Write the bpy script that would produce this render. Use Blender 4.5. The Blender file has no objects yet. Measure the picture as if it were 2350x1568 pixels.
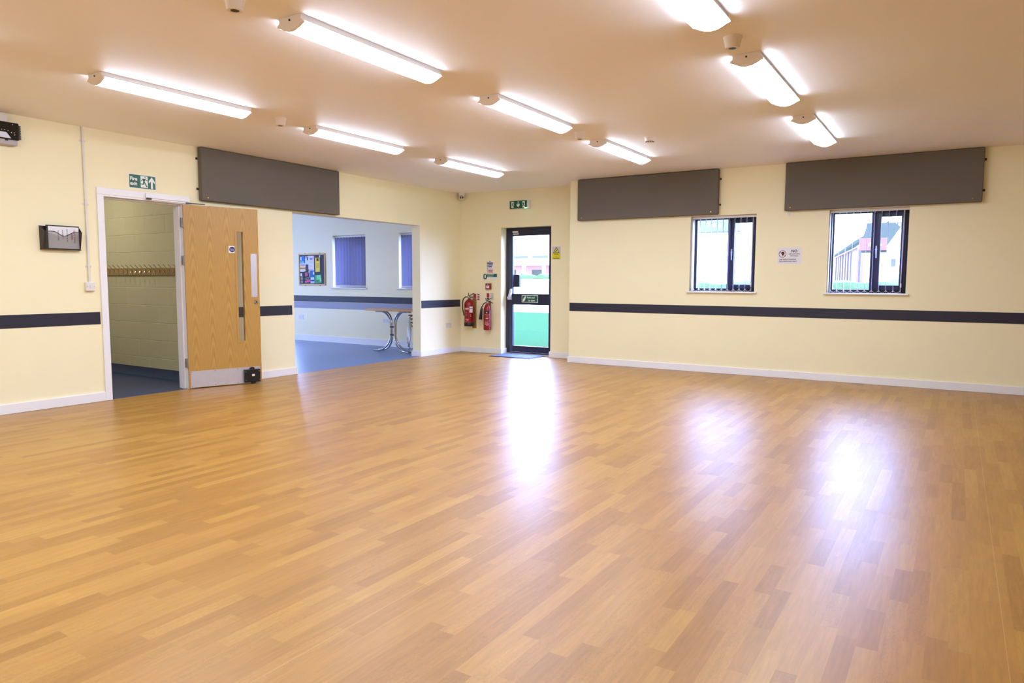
import bpy, bmesh, math, random
from mathutils import Vector, Matrix
random.seed(7)
SC = bpy.context.scene
COL = SC.collection
PI = math.pi

# ------------------------------------------------------------------ camera
cam_data = bpy.data.cameras.new('camera')
cam = bpy.data.objects.new('camera', cam_data)
COL.objects.link(cam)
cam_data.sensor_fit = 'HORIZONTAL'
cam_data.sensor_width = 36.0
cam_data.lens = 1616.07 / 2350 * 36.0
cam_data.clip_end = 500
_f = Vector((-0.53131192, 0.84276923, -0.08629985))
_r = Vector((0.84574574, 0.5335729, 0.00375467))
_u = Vector((-0.04921158, 0.07099283, 0.99626213))
cam.matrix_world = Matrix(((_r.x, _u.x, -_f.x, 0), (_r.y, _u.y, -_f.y, 0), (_r.z, _u.z, -_f.z, 1.25), (0, 0, 0, 1)))
SC.camera = cam

# ------------------------------------------------------------------ world and exposure
SKY = 30.0
world = bpy.data.worlds.new('overcast_sky')
SC.world = world
world.use_nodes = True
bg = world.node_tree.nodes['Background']
bg.inputs['Color'].default_value = (0.50, 0.68, 1.38, 1)
bg.inputs['Strength'].default_value = SKY
SC.view_settings.view_transform = 'Standard'
SC.view_settings.look = 'None'
SC.view_settings.gamma = 1.0
SC.view_settings.exposure = 0.12
SC.view_settings.use_curve_mapping = False
LAMP = 24.0          # radiance of the ceiling lamps' diffusers

# ------------------------------------------------------------------ helpers
def lin(c):
    out = []
    for v in c:
        v = v / 255.0
        out.append(v / 12.92 if v <= 0.04045 else ((v + 0.055) / 1.055) ** 2.4)
    return tuple(out) + (1.0,)

class NT:
    def __init__(self, m):
        self.t = m.node_tree; self.n = self.t.nodes; self.l = self.t.links
    def node(self, kind, **kw):
        n = self.n.new(kind)
        for k, v in kw.items(): setattr(n, k, v)
        return n
    def link(self, a, b): self.l.new(a, b)
    def math(self, op, a, b=None, c=None):
        n = self.n.new('ShaderNodeMath'); n.operation = op
        for i, v in enumerate((a, b, c)):
            if v is None: continue
            if isinstance(v, (int, float)): n.inputs[i].default_value = v
            else: self.l.new(v, n.inputs[i])
        return n.outputs[0]
    def mix(self, fac, a, b, blend='MIX'):
        n = self.n.new('ShaderNodeMix'); n.data_type = 'RGBA'; n.blend_type = blend
        if isinstance(fac, (int, float)): n.inputs[0].default_value = fac
        else: self.l.new(fac, n.inputs[0])
        for i, v in ((6, a), (7, b)):
            if isinstance(v, tuple): n.inputs[i].default_value = v
            else: self.l.new(v, n.inputs[i])
        return n.outputs[2]
    def noise(self, scale, detail=3, rough=0.5, vec=None):
        n = self.n.new('ShaderNodeTexNoise'); n.inputs['Scale'].default_value = scale
        n.inputs['Detail'].default_value = detail; n.inputs['Roughness'].default_value = rough
        if vec is not None: self.l.new(vec, n.inputs['Vector'])
        return n
    def bump(self, h, strength, dist=0.002):
        n = self.n.new('ShaderNodeBump'); n.inputs['Strength'].default_value = strength
        n.inputs['Distance'].default_value = dist
        self.l.new(h, n.inputs['Height']); return n.outputs[0]

MATS = {}
def mat(name, rgb, rough=0.6, metal=0.0, spec=0.5, var=0.03, vscale=6.0, bump=0.0, bscale=200.0, raw=None):
    if name in MATS: return MATS[name]
    m = bpy.data.materials.new(name); m.use_nodes = True
    t = NT(m); p = t.n['Principled BSDF']
    base = raw if raw else lin(rgb)
    co = t.node('ShaderNodeTexCoord').outputs['Object']
    nz = t.noise(vscale, 2, 0.5, co)
    dark = tuple(c * (1 - var) for c in base[:3]) + (1,)
    lite = tuple(min(1, c * (1 + var)) for c in base[:3]) + (1,)
    t.link(t.mix(nz.outputs['Fac'], dark, lite), p.inputs['Base Color'])
    p.inputs['Roughness'].default_value = rough
    p.inputs['Metallic'].default_value = metal
    p.inputs['Specular IOR Level'].default_value = spec
    if bump:
        b = t.noise(bscale, 3, 0.6, co)
        t.link(t.bump(b.outputs['Fac'], bump), p.inputs['Normal'])
    MATS[name] = m
    return m

ORG = {}
def thing(name, label, cat, loc=(0, 0, 0), frame=None, group=None, kind=None):
    o = bpy.data.objects.new(name, None); COL.objects.link(o)
    loc = Vector(loc)
    if frame is None:
        o.location = loc; ORG[o.name] = loc
    else:
        r, u = Vector(frame[0]).normalized(), Vector(frame[1]).normalized()
        n = r.cross(u)
        o.matrix_world = Matrix(((r.x, u.x, n.x, loc.x), (r.y, u.y, n.y, loc.y), (r.z, u.z, n.z, loc.z), (0, 0, 0, 1)))
        ORG[o.name] = Vector((0, 0, 0))
    o.empty_display_size = 0.05
    if kind: o['kind'] = kind
    if label: o['label'] = label
    if cat: o['category'] = cat
    if group: o['group'] = group
    return o
FL = ((0, 1, 0), (0, 0, 1))     # on the left wall: right is +y, out is +x
FE = ((1, 0, 0), (0, 0, 1))     # on walls facing the camera: right is +x, out is -y

class MB:
    def __init__(self): self.v = []; self.f = []
    def _add(self, vs, fs):
        k = len(self.v); self.v += [Vector(v) for v in vs]; self.f += [tuple(i + k for i in f) for f in fs]; return self
    def box(self, x0, y0, z0, x1, y1, z1):
        return self._add([(x0, y0, z0), (x1, y0, z0), (x1, y1, z0), (x0, y1, z0), (x0, y0, z1), (x1, y0, z1), (x1, y1, z1), (x0, y1, z1)],
                         [(0, 3, 2, 1), (4, 5, 6, 7), (0, 1, 5, 4), (1, 2, 6, 5), (2, 3, 7, 6), (3, 0, 4, 7)])
    def hull8(self, vs):
        return self._add(vs, [(0, 3, 2, 1), (4, 5, 6, 7), (0, 1, 5, 4), (1, 2, 6, 5), (2, 3, 7, 6), (3, 0, 4, 7)])
    def prism(self, pts, ax, a, b):
        """closed outline pts (2-D) extruded along axis ax from a to b"""
        def P(p, t):
            if ax == 'x': return (t, p[0], p[1])
            if ax == 'y': return (p[0], t, p[1])
            return (p[0], p[1], t)
        n = len(pts)
        vs = [P(p, a) for p in pts] + [P(p, b) for p in pts]
        fs = [tuple(range(n)), tuple(range(2 * n - 1, n - 1, -1))]
        fs += [(i, (i + 1) % n, n + (i + 1) % n, n + i) for i in range(n)]
        return self._add(vs, fs)
    def frame(self, x0, z0, x1, z1, w, y0, y1, wt=None, wb=None):
        """rectangular ring in the xz plane"""
        wt = wt or w; wb = wb or w
        self.box(x0, y0, z0, x0 + w, y1, z1); self.box(x1 - w, y0, z0, x1, y1, z1)
        self.box(x0 + w, y0, z1 - wt, x1 - w, y1, z1); self.box(x0 + w, y0, z0, x1 - w, y1, z0 + wb)
        return self
    def tube(self, path, r, n=10, caps=True, closed=False):
        path = [Vector(p) for p in path]; rs = r if isinstance(r, (list, tuple)) else [r] * len(path)
        k = len(self.v); m = len(path); ref = None
        for i, p in enumerate(path):
            if closed: t = path[(i + 1) % m] - path[(i - 1) % m]
            else: t = path[min(i + 1, m - 1)] - path[max(i - 1, 0)]
            t.normalize()
            if ref is None:
                ref = Vector((0, 0, 1)) if abs(t.z) < 0.9 else Vector((1, 0, 0))
            s = t.cross(ref)
            if s.length < 1e-4: s = t.orthogonal()
            s.normalize(); q = t.cross(s).normalized(); ref = -q if t.cross(s).dot(ref) < 0 else q
            for j in range(n):
                a = 2 * PI * j / n
                self.v.append(p + (s * math.cos(a) + q * math.sin(a)) * rs[i])
            ref = q
            # keep frame continuous: next s = t x ref
            ref = s.cross(t).normalized()
        segs = m if closed else m - 1
        for i in range(segs):
            for j in range(n):
                a = k + i * n + j; b = k + i * n + (j + 1) % n
                c = k + ((i + 1) % m) * n + (j + 1) % n; d = k + ((i + 1) % m) * n + j
                self.f.append((a, b, c, d))
        if caps and not closed:
            self.f.append(tuple(k + j for j in range(n - 1, -1, -1)))
            self.f.append(tuple(k + (m - 1) * n + j for j in range(n)))
        return self
    def lathe(self, prof, c=(0, 0, 0), axis='z', n=28):
        """prof: (radius, height) pairs from bottom to top"""
        k = len(self.v); c = Vector(c)
        for r, h in prof:
            for j in range(n):
                a = 2 * PI * j / n
                x, y = r * math.cos(a), r * math.sin(a)
                d = (x, y, h) if axis == 'z' else ((x, h, y) if axis == 'y' else (h, x, y))
                self.v.append(c + Vector(d))
        for i in range(len(prof) - 1):
            for j in range(n):
                self.f.append((k + i * n + j, k + i * n + (j + 1) % n, k + (i + 1) * n + (j + 1) % n, k + (i + 1) * n + j))
        self.f.append(tuple(k + j for j in range(n - 1, -1, -1)))
        self.f.append(tuple(k + (len(prof) - 1) * n + j for j in range(n)))
        return self
    def disc(self, x, y, z, r, h=0.001, n=24):
        return self.lathe([(r, 0), (r, h)], (x, y, z), 'z', n)
    def poly(self, pts, z0, z1): return self.prism(pts, 'z', z0, z1)
    def build(self, name, m, parent=None, smooth=False, bevel=0.0, kind=None, origin=None, bseg=2):
        off = Vector((0, 0, 0))
        if parent is not None: off = ORG[parent.name]
        elif origin is not None: off = Vector(origin)
        me = bpy.data.meshes.new(name)
        me.from_pydata([v - off for v in self.v], [], self.f)
        bm = bmesh.new(); bm.from_mesh(me)
        bmesh.ops.recalc_face_normals(bm, faces=bm.faces)
        bm.to_mesh(me); bm.free()
        me.materials.append(m)
        o = bpy.data.objects.new(name, me); COL.objects.link(o)
        if parent is not None:
            o.parent = parent; ORG[o.name] = ORG[parent.name]
        else:
            o.location = off; ORG[o.name] = off
        if smooth:
            for p in me.polygons: p.use_smooth = True
            try:
                me.set_sharp_from_angle(angle=math.radians(38))
            except Exception: pass
        if bevel:
            b = o.modifiers.new('bevel', 'BEVEL'); b.width = bevel; b.segments = bseg; b.limit_method = 'ANGLE'
            b.angle_limit = math.radians(50)
        if kind: o['kind'] = kind
        return o

def tag(o, label, cat, group=None, kind=None):
    if label: o['label'] = label
    if cat: o['category'] = cat
    if group: o['group'] = group
    if kind: o['kind'] = kind
    return o

def dup(o, loc=None, label=None, group=None, parent=None):
    c = o.copy(); COL.objects.link(c); ORG[c.name] = ORG.get(o.name, Vector())
    if parent is not None: c.parent = parent
    if loc is not None: c.location = loc
    if label: c['label'] = label
    if group: c['group'] = group
    for ch in list(o.children): dup(ch, parent=c)
    return c

def text_mb(lines, mb=None):
    """lines: (string, x, y, height, align, bold, rot) laid in the local xy plane -> MB with verts in z = 0..t"""
    mb = mb or MB()
    for (s, x, y, h, al, bold, z) in lines:
        cu = bpy.data.curves.new('lettering', 'FONT'); cu.body = s; cu.size = h * 1.38
        cu.align_x = al; cu.align_y = 'BOTTOM_BASELINE'; cu.resolution_u = 3
        cu.offset = h * 0.035 * bold; cu.extrude = 0.0003
        ob = bpy.data.objects.new('lettering_tmp', cu); COL.objects.link(ob)
        dg = bpy.context.evaluated_depsgraph_get(); dg.update()
        me = bpy.data.meshes.new_from_object(ob.evaluated_get(dg))
        mb._add([(v.co.x + x, v.co.y + y, v.co.z + z) for v in me.vertices], [tuple(p.vertices) for p in me.polygons])
        bpy.data.objects.remove(ob); bpy.data.curves.remove(cu); bpy.data.meshes.remove(me)
    return mb

# ------------------------------------------------------------------ materials
def wall_mat(name, rgb):
    m = bpy.data.materials.new(name); m.use_nodes = True; t = NT(m); p = t.n['Principled BSDF']
    co = t.node('ShaderNodeTexCoord').outputs['Object']
    n1 = t.noise(1.3, 2, 0.5, co); b = lin(rgb)
    t.link(t.mix(n1.outputs['Fac'], tuple(c * 0.975 for c in b[:3]) + (1,), tuple(min(1, c * 1.02) for c in b[:3]) + (1,)), p.inputs['Base Color'])
    p.inputs['Roughness'].default_value = 0.55
    p.inputs['Specular IOR Level'].default_value = 0.3
    n2 = t.noise(160, 3, 0.6, co); n3 = t.noise(7, 2, 0.5, co)
    h = t.math('ADD', n2.outputs['Fac'], t.math('MULTIPLY', n3.outputs['Fac'], 2.0))
    t.link(t.bump(h, 0.12, 0.001), p.inputs['Normal'])
    return m
M_WALL = wall_mat('cream_wall_paint', (250, 239, 200))
M_CEIL = wall_mat('ceiling_paint', (253, 247, 246))
M_FARWALL = wall_mat('pale_wall_paint', (249, 238, 204))
M_GLOSS = mat('white_gloss_paint', (242, 240, 244), 0.3, var=0.01)
M_NAVY = mat('navy_wall_strip', (34, 34, 52), 0.45, var=0.04)
M_GREYSTRIP = mat('grey_wall_strip', (150, 150, 168), 0.5, var=0.03)
M_FRAME = mat('dark_blue_grey_aluminium', (36, 36, 58), 0.35, var=0.03)
M_CHROME = mat('chrome', (205, 205, 210), 0.12, 1.0, var=0.01)
M_STEEL = mat('satin_steel', (214, 214, 228), 0.40, 0.6, var=0.06, vscale=14)
M_WHITEPL = mat('white_plastic', (232, 226, 222), 0.4, var=0.01)
M_CREAMPL = mat('cream_plastic', (240, 228, 218), 0.45, var=0.01)
M_BLACK = mat('black_plastic', (18, 18, 22), 0.4, var=0.05)
M_BLACKGL = mat('gloss_black_plastic', (10, 10, 14), 0.08, var=0.02)
M_DARKMETAL = mat('dark_grey_metal', (58, 54, 52), 0.4, 0.6)
M_GREEN = mat('safety_green', (10, 90, 62), 0.4, var=0.02)
M_SIGNW = mat('sign_white', (238, 238, 236), 0.4, var=0.01)
M_RED = mat('fire_red', (140, 12, 20), 0.25, var=0.04)
M_REDSIGN = mat('sign_red', (170, 32, 32), 0.4)
M_BLUESIGN = mat('sign_blue', (30, 34, 110), 0.4)
M_YELLOW = mat('sign_yellow', (222, 214, 40), 0.4)
M_INK = mat('black_ink', (22, 18, 18), 0.5)
M_REDINK = mat('red_ink', (150, 40, 50), 0.5)
M_PAPER = mat('white_paper', (236, 232, 236), 0.7, var=0.01)
M_BRASS = mat('brass', (220, 180, 80), 0.25, 1.0)
M_PINE = mat('pine_batten', (160, 120, 60), 0.55, var=0.12, vscale=25)

def floor_mat():
    m = bpy.data.materials.new('oak_strip_vinyl'); m.use_nodes = True; t = NT(m); p = t.n['Principled BSDF']
    co = t.node('ShaderNodeTexCoord').outputs['Object']
    s = t.node('ShaderNodeSeparateXYZ'); t.link(co, s.inputs[0])
    X, Y = s.outputs[0], s.outputs[1]
    W = 0.067
    u = t.math('DIVIDE', t.math('ADD', X, 0.134 * 5 + 20.0 - 0.2), W)
    row = t.math('FLOOR', u)
    wn = t.node('ShaderNodeTexWhiteNoise'); wn.noise_dimensions = '1D'; t.link(row, wn.inputs['W'])
    off = t.math('MULTIPLY', wn.outputs['Value'], 7.0)
    ln = 0.52
    v = t.math('ADD', t.math('DIVIDE', Y, ln), off)
    # irregular lengths: a warped coordinate along the strip
    nzv = t.math('MULTIPLY', t.math('SINE', t.math('ADD', t.math('MULTIPLY', v, 2.1), t.math('MULTIPLY', row, 1.7))), 0.33)
    v2 = t.math('ADD', v, nzv)
    pc = t.math('FLOOR', v2)
    cmb = t.node('ShaderNodeCombineXYZ'); t.link(row, cmb.inputs[0]); t.link(pc, cmb.inputs[1])
    w2 = t.node('ShaderNodeTexWhiteNoise'); w2.noise_dimensions = '2D'; t.link(cmb.outputs[0], w2.inputs['Vector'])
    rnd = w2.outputs['Value']
    ramp = t.node('ShaderNodeValToRGB'); ramp.color_ramp.interpolation = 'LINEAR'
    el = ramp.color_ramp.elements
    el[0].position = 0.0; el[0].color = lin((158, 110, 43))
    el[1].position = 1.0; el[1].color = lin((181, 134, 58))
    e = el.new(0.28); e.color = lin((166, 117, 47))
    e = el.new(0.62); e.color = lin((174, 125, 53))
    t.link(rnd, ramp.inputs[0])
    # grain: stretched along y, shifted per piece
    gv = t.node('ShaderNodeCombineXYZ')
    t.link(t.math('MULTIPLY', X, 70.0), gv.inputs[0]); t.link(t.math('MULTIPLY', Y, 5.0), gv.inputs[1])
    t.link(t.math('MULTIPLY', rnd, 90.0), gv.inputs[2])
    g1 = t.noise(1.0, 4, 0.62, gv.outputs[0])
    gv2 = t.node('ShaderNodeCombineXYZ')
    t.link(t.math('MULTIPLY', X, 34.0), gv2.inputs[0]); t.link(t.math('MULTIPLY', Y, 11.0), gv2.inputs[1])
    t.link(t.math('MULTIPLY', rnd, 50.0), gv2.inputs[2])
    g2 = t.noise(1.0, 2, 0.5, gv2.outputs[0])
    rings = t.math('SINE', t.math('MULTIPLY', g2.outputs['Fac'], 60.0))
    sel = t.math('GREATER_THAN', t.math('FRACT', t.math('MULTIPLY', rnd, 17.0)), 0.68)
    ringf = t.math('MULTIPLY', t.math('MULTIPLY', t.math('MAXIMUM', rings, 0.0), sel), 0.09)
    gf = t.math('MULTIPLY', t.math('SUBTRACT', g1.outputs['Fac'], 0.5), 0.55)
    fac = t.math('ADD', t.math('SUBTRACT', 0.98, ringf), gf)
    cc = t.node('ShaderNodeCombineXYZ')
    for i in range(3): t.link(fac, cc.inputs[i])
    col = t.mix(1.0, ramp.outputs[0], cc.outputs[0], 'MULTIPLY')
    # sheet seams every two metres
    sx = t.math('FRACT', t.math('DIVIDE', t.math('ADD', X, 19.8), 2.0))
    seam = t.math('LESS_THAN', sx, 0.0014)
    col = t.mix(t.math('MULTIPLY', seam, 0.25), col, lin((232, 196, 140)))
    t.link(col, p.inputs['Base Color'])
    sc = t.noise(2.2, 4, 0.65, co)
    t.link(t.math('ADD', 0.305, t.math('MULTIPLY', sc.outputs['Fac'], 0.10)), p.inputs['Roughness'])
    p.inputs['IOR'].default_value = 1.5
    p.inputs['Specular IOR Level'].default_value = 0.55
    e1 = t.noise(260, 2, 0.5, co); e2 = t.noise(3.0, 2, 0.5, co)
    h = t.math('ADD', t.math('MULTIPLY', e1.outputs['Fac'], 0.5), t.math('MULTIPLY', e2.outputs['Fac'], 3.0))
    t.link(t.bump(h, 0.10, 0.0012), p.inputs['Normal'])
    return m
M_FLOOR = floor_mat()

def blue_floor_mat():
    m = bpy.data.materials.new('blue_vinyl'); m.use_nodes = True; t = NT(m); p = t.n['Principled BSDF']
    co = t.node('ShaderNodeTexCoord').outputs['Object']
    n = t.noise(90, 3, 0.6, co)
    t.link(t.mix(n.outputs['Fac'], lin((78, 104, 150)), lin((98, 126, 176))), p.inputs['Base Color'])
    p.inputs['Roughness'].default_value = 0.33
    return m
M_BLUEFLOOR = blue_floor_mat()

def block_mat():
    m = bpy.data.materials.new('painted_blockwork'); m.use_nodes = True; t = NT(m); p = t.n['Principled BSDF']
    co = t.node('ShaderNodeTexCoord').outputs['Object']
    s = t.node('ShaderNodeSeparateXYZ'); t.link(co, s.inputs[0])
    c = t.node('ShaderNodeCombineXYZ'); t.link(s.outputs[0], c.inputs[0]); t.link(t.math('SUBTRACT', s.outputs[2], 0.018), c.inputs[1])
    b = t.node('ShaderNodeTexBrick'); t.link(c.outputs[0], b.inputs['Vector'])
    b.inputs['Scale'].default_value = 1.0; b.inputs['Brick Width'].default_value = 0.45; b.inputs['Row Height'].default_value = 0.225
    b.inputs['Mortar Size'].default_value = 0.006; b.inputs['Mortar Smooth'].default_value = 0.5
    b.inputs['Color1'].default_value = lin((208, 202, 162)); b.inputs['Color2'].default_value = lin((204, 198, 158)); b.inputs['Mortar'].default_value = lin((224, 216, 182))
    n = t.noise(70, 4, 0.6, co)
    t.link(b.outputs['Color'], p.inputs['Base Color'])
    p.inputs['Roughness'].default_value = 0.5
    h = t.math('ADD', t.math('MULTIPLY', b.outputs['Fac'], -1.0), t.math('MULTIPLY', n.outputs['Fac'], 0.25))
    t.link(t.bump(h, 0.9, 0.006), p.inputs['Normal'])
    return m
M_BLOCK = block_mat()

def veneer_mat():
    m = bpy.data.materials.new('oak_veneer'); m.use_nodes = True; t = NT(m); p = t.n['Principled BSDF']
    co = t.node('ShaderNodeTexCoord').outputs['Object']
    s = t.node('ShaderNodeSeparateXYZ'); t.link(co, s.inputs[0])
    X, Z = s.outputs[0], s.outputs[1]
    wob = t.noise(3.0, 2, 0.5, co)
    u = t.math('DIVIDE', t.math('ADD', X, t.math('MULTIPLY', wob.outputs['Fac'], 0.014)), 0.19)
    cell = t.math('FLOOR', u)
    xl = t.math('SUBTRACT', t.math('FRACT', u), 0.5)
    wn = t.node('ShaderNodeTexWhiteNoise'); wn.noise_dimensions = '1D'; t.link(cell, wn.inputs['W'])
    arch = t.math('ADD', t.math('MULTIPLY', t.math('MULTIPLY', xl, xl), 3.4), t.math('MULTIPLY', Z, 0.75))
    arch = t.math('ADD', arch, t.math('MULTIPLY', wn.outputs['Value'], 3.0))
    arch = t.math('ADD', arch, t.math('MULTIPLY', wob.outputs['Fac'], 0.16))
    ring = t.math('SINE', t.math('MULTIPLY', arch, 44.0))
    edge = t.math('SUBTRACT', 1.0, t.math('MULTIPLY', t.math('ABSOLUTE', xl), 1.9))
    fine = t.node('ShaderNodeCombineXYZ'); t.link(t.math('MULTIPLY', X, 260.0), fine.inputs[0]); t.link(t.math('MULTIPLY', Z, 9.0), fine.inputs[1])
    fn = t.noise(1.0, 3, 0.6, fine.outputs[0])
    f = t.math('ADD', t.math('MULTIPLY', t.math('MULTIPLY', ring, edge), 0.20), t.math('ADD', 0.5, t.math('MULTIPLY', t.math('SUBTRACT', fn.outputs['Fac'], 0.5), 0.9)))
    t.link(t.mix(f, lin((164, 119, 56)), lin((208, 166, 94))), p.inputs['Base Color'])
    p.inputs['Roughness'].default_value = 0.38
    return m
M_OAK = veneer_mat()

def fabric_mat():
    m = bpy.data.materials.new('grey_acoustic_fabric'); m.use_nodes = True; t = NT(m); p = t.n['Principled BSDF']
    co = t.node('ShaderNodeTexCoord').outputs['Object']
    n = t.noise(420, 2, 0.6, co); n2 = t.noise(5, 2, 0.5, co)
    c = t.mix(n.outputs['Fac'], lin((94, 88, 80)), lin((130, 122, 112)))
    t.link(t.mix(t.math('MULTIPLY', n2.outputs['Fac'], 0.2), c, lin((102, 95, 88))), p.inputs['Base Color'])
    p.inputs['Roughness'].default_value = 0.95; p.inputs['Specular IOR Level'].default_value = 0.1
    t.link(t.bump(n.outputs['Fac'], 0.4, 0.001), p.inputs['Normal'])
    return m
M_FABRIC = fabric_mat()

def lamp_mat():
    m = bpy.data.materials.new('lit_lamp_diffuser'); m.use_nodes = True; t = NT(m); p = t.n['Principled BSDF']
    p.inputs['Base Color'].default_value = (0.9, 0.9, 0.9, 1)
    p.inputs['Emission Color'].default_value = (0.93, 1.08, 1.34, 1)
    p.inputs['Emission Strength'].default_value = LAMP
    return m
M_LAMP = lamp_mat()

def glass_mat():
    m = bpy.data.materials.new('window_glass'); m.use_nodes = True; t = NT(m)
    out = t.n['Material Output']; t.n.remove(t.n['Principled BSDF'])
    tr = t.node('ShaderNodeBsdfTransparent'); tr.inputs[0].default_value = (0.95, 0.96, 0.965, 1)
    gl = t.node('ShaderNodeBsdfGlossy'); gl.inputs['Roughness'].default_value = 0.02
    fr = t.node('ShaderNodeFresnel'); ge = t.node('ShaderNodeNewGeometry')
    # thin pane: the same reflectance on both faces
    t.link(t.math('ADD', 1.5, t.math('MULTIPLY', ge.outputs['Backfacing'], 1 / 1.5 - 1.5)), fr.inputs[0])
    mx = t.node('ShaderNodeMixShader'); t.link(fr.outputs[0], mx.inputs[0]); t.link(tr.outputs[0], mx.inputs[1]); t.link(gl.outputs[0], mx.inputs[2])
    t.link(mx.outputs[0], out.inputs[0])
    return m
M_GLASS = glass_mat()

def blind_mat(name, rgb, trans):
    m = bpy.data.materials.new(name); m.use_nodes = True; t = NT(m)
    out = t.n['Material Output']; t.n.remove(t.n['Principled BSDF'])
    d = t.node('ShaderNodeBsdfDiffuse'); d.inputs[0].default_value = lin(rgb)
    tl = t.node('ShaderNodeBsdfTranslucent'); tl.inputs[0].default_value = lin(rgb)
    mx = t.node('ShaderNodeMixShader'); mx.inputs[0].default_value = trans
    t.link(d.outputs[0], mx.inputs[1]); t.link(tl.outputs[0], mx.inputs[2]); t.link(mx.outputs[0], out.inputs[0])
    return m
M_VANE = blind_mat('pale_blind_fabric', (214, 212, 226), 0.35)
M_VANEBLUE = blind_mat('lavender_blind_fabric', (152, 152, 180), 0.13)

def mesh_mat():
    m = bpy.data.materials.new('fine_wire_mesh'); m.use_nodes = True; t = NT(m)
    out = t.n['Material Output']; p = t.n['Principled BSDF']
    p.inputs['Base Color'].default_value = lin((102, 95, 88)); p.inputs['Metallic'].default_value = 0.4; p.inputs['Roughness'].default_value = 0.5
    tr = t.node('ShaderNodeBsdfTransparent')
    mx = t.node('ShaderNodeMixShader'); mx.inputs[0].default_value = 0.42
    t.link(tr.outputs[0], mx.inputs[1]); t.link(p.outputs[0], mx.inputs[2]); t.link(mx.outputs[0], out.inputs[0])
    return m
M_MESH = mesh_mat()

# ------------------------------------------------------------------ shell
XL, YR, YE, XS = -7.377, 9.576, 10.01, -5.005
H = 2.745
XR, YB = 3.6, -2.6
T = 0.17
def structure(name, mb, m, **kw): return mb.build(name, m, kind='structure', **kw)
structure('floor', MB().box(XL - 0.012, YB, -0.12, XR, YR, 0).box(XL - 0.012, YR, -0.12, XS, 10.16, 0), M_FLOOR)
structure('floor_2', MB().box(-15.2, 5.24, -0.12, XL - 0.012, 10.01, -0.002), M_BLUEFLOOR)
M_DARKVINYL = mat('dark_blue_vinyl', (54, 68, 102), 0.4, var=0.08, vscale=60)
structure('floor_3', MB().box(-12.2, 2.2, -0.12, XL - 0.012, 5.24, -0.002), M_DARKVINYL)
structure('ceiling', MB().box(XL - T, YB - 0.3, H, XR + 0.3, 10.31, H + 0.25), M_CEIL)
structure('ceiling_2', MB().box(-15.5, 2.0, 2.62, XL - T, 10.31, H + 0.25), M_CEIL)
# left wall, with the doorway and the wide opening
w = MB()
DY0, DY1, DZ = 3.885, 4.802, 2.112
OY0, OY1, OZ = 6.318, 8.905, 2.128
for (a, b, z0, z1) in ((YB - 0.3, DY0, 0, H), (DY0, DY1, DZ, H), (DY1, OY0, 0, H), (OY0, OY1, OZ, H), (OY1, YE, 0, H)):
    w.box(XL - T, a, z0, XL, b, z1)
structure('wall_left', w, M_WALL)
# end wall: exit door recess; the same line carries the far room's windows
WX = [(-13.0, -11.82, 0.0, 2.12), (-10.53, -9.642, 1.10, 2.12), (-8.80, -7.93, 1.10, 2.12)]
DX0, DX1, DTOP = -6.535, -5.573, 2.135
w = MB(); x = -15.5
for (a, b, z0, z1) in WX:
    w.box(x, YE, 0, a, YE + 0.3, H)
    if z0 > 0: w.box(a, YE, 0, b, YE + 0.3, z0)
    w.box(a, YE, z1, b, YE + 0.3, H); x = b
w.box(x, YE, 0, XL - T * 0.5, YE + 0.3, H)
structure('wall_far', w, M_FARWALL)
w = MB()
w.box(XL - T * 0.5, YE, 0, DX0, YE + 0.3, H).box(DX0, YE, DTOP, DX1, YE + 0.3, H).box(DX1, YE, 0, XS + 0.3, YE + 0.3, H)
structure('wall_end', w, M_WALL)
# right wall with two windows
W1 = (-3.142, -2.268, 1.113, 2.132); W2 = (-1.388, -0.520, 1.113, 2.137)
w = MB(); x = XS
for (a, b, z0, z1) in (W1, W2):
    w.box(x, YR, 0, a, YR + 0.3, H); w.box(a, YR, 0, b, YR + 0.3, z0); w.box(a, YR, z1, b, YR + 0.3, H); x = b
w.box(x, YR, 0, XR + 0.3, YR + 0.3, H)
w.box(XS, YR + 0.3, 0, XS + 0.3, YE, H)
structure('wall_right', w, M_WALL)
structure('wall_side', MB().box(XR, YB - 0.3, 0, XR + 0.3, YR, H), M_WALL)
structure('wall_back', MB().box(XL, YB - 0.3, 0, XR, YB, H), M_WALL)
# rooms behind the left wall
structure('wall_corridor', MB().box(-12.0, 5.15, 0, XL - T, 5.32, H), M_BLOCK)
w = MB().box(-12.2, 2.2, 0, -12.0, 5.32, H).box(-12.0, 2.0, 0, XL - T, 2.2, H)
structure('wall_corridor_end', w, M_FARWALL)
w = MB().box(-15.5, 5.12, 0, -12.0, 5.32, H).box(-15.5, 5.32, 0, -15.2, 6.2, H).box(-15.5, 6.2, 0, -15.2, 7.3, 0.9).box(-15.5, 6.2, 2.3, -15.2, 7.3, H).box(-15.5, 7.3, 0, -15.2, YE, H)
structure('wall_far_side', w, M_FARWALL)
structure('added_window_5', MB().box(-15.38, 6.2, 0.9, -15.33, 6.26, 2.3).box(-15.38, 7.24, 0.9, -15.33, 7.3, 2.3).box(-15.38, 6.26, 0.9, -15.33, 7.24, 0.96).box(-15.38, 6.26, 2.24, -15.33, 7.24, 2.3), M_FRAME)  # unseen side window, added to let more daylight into the far room

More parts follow.
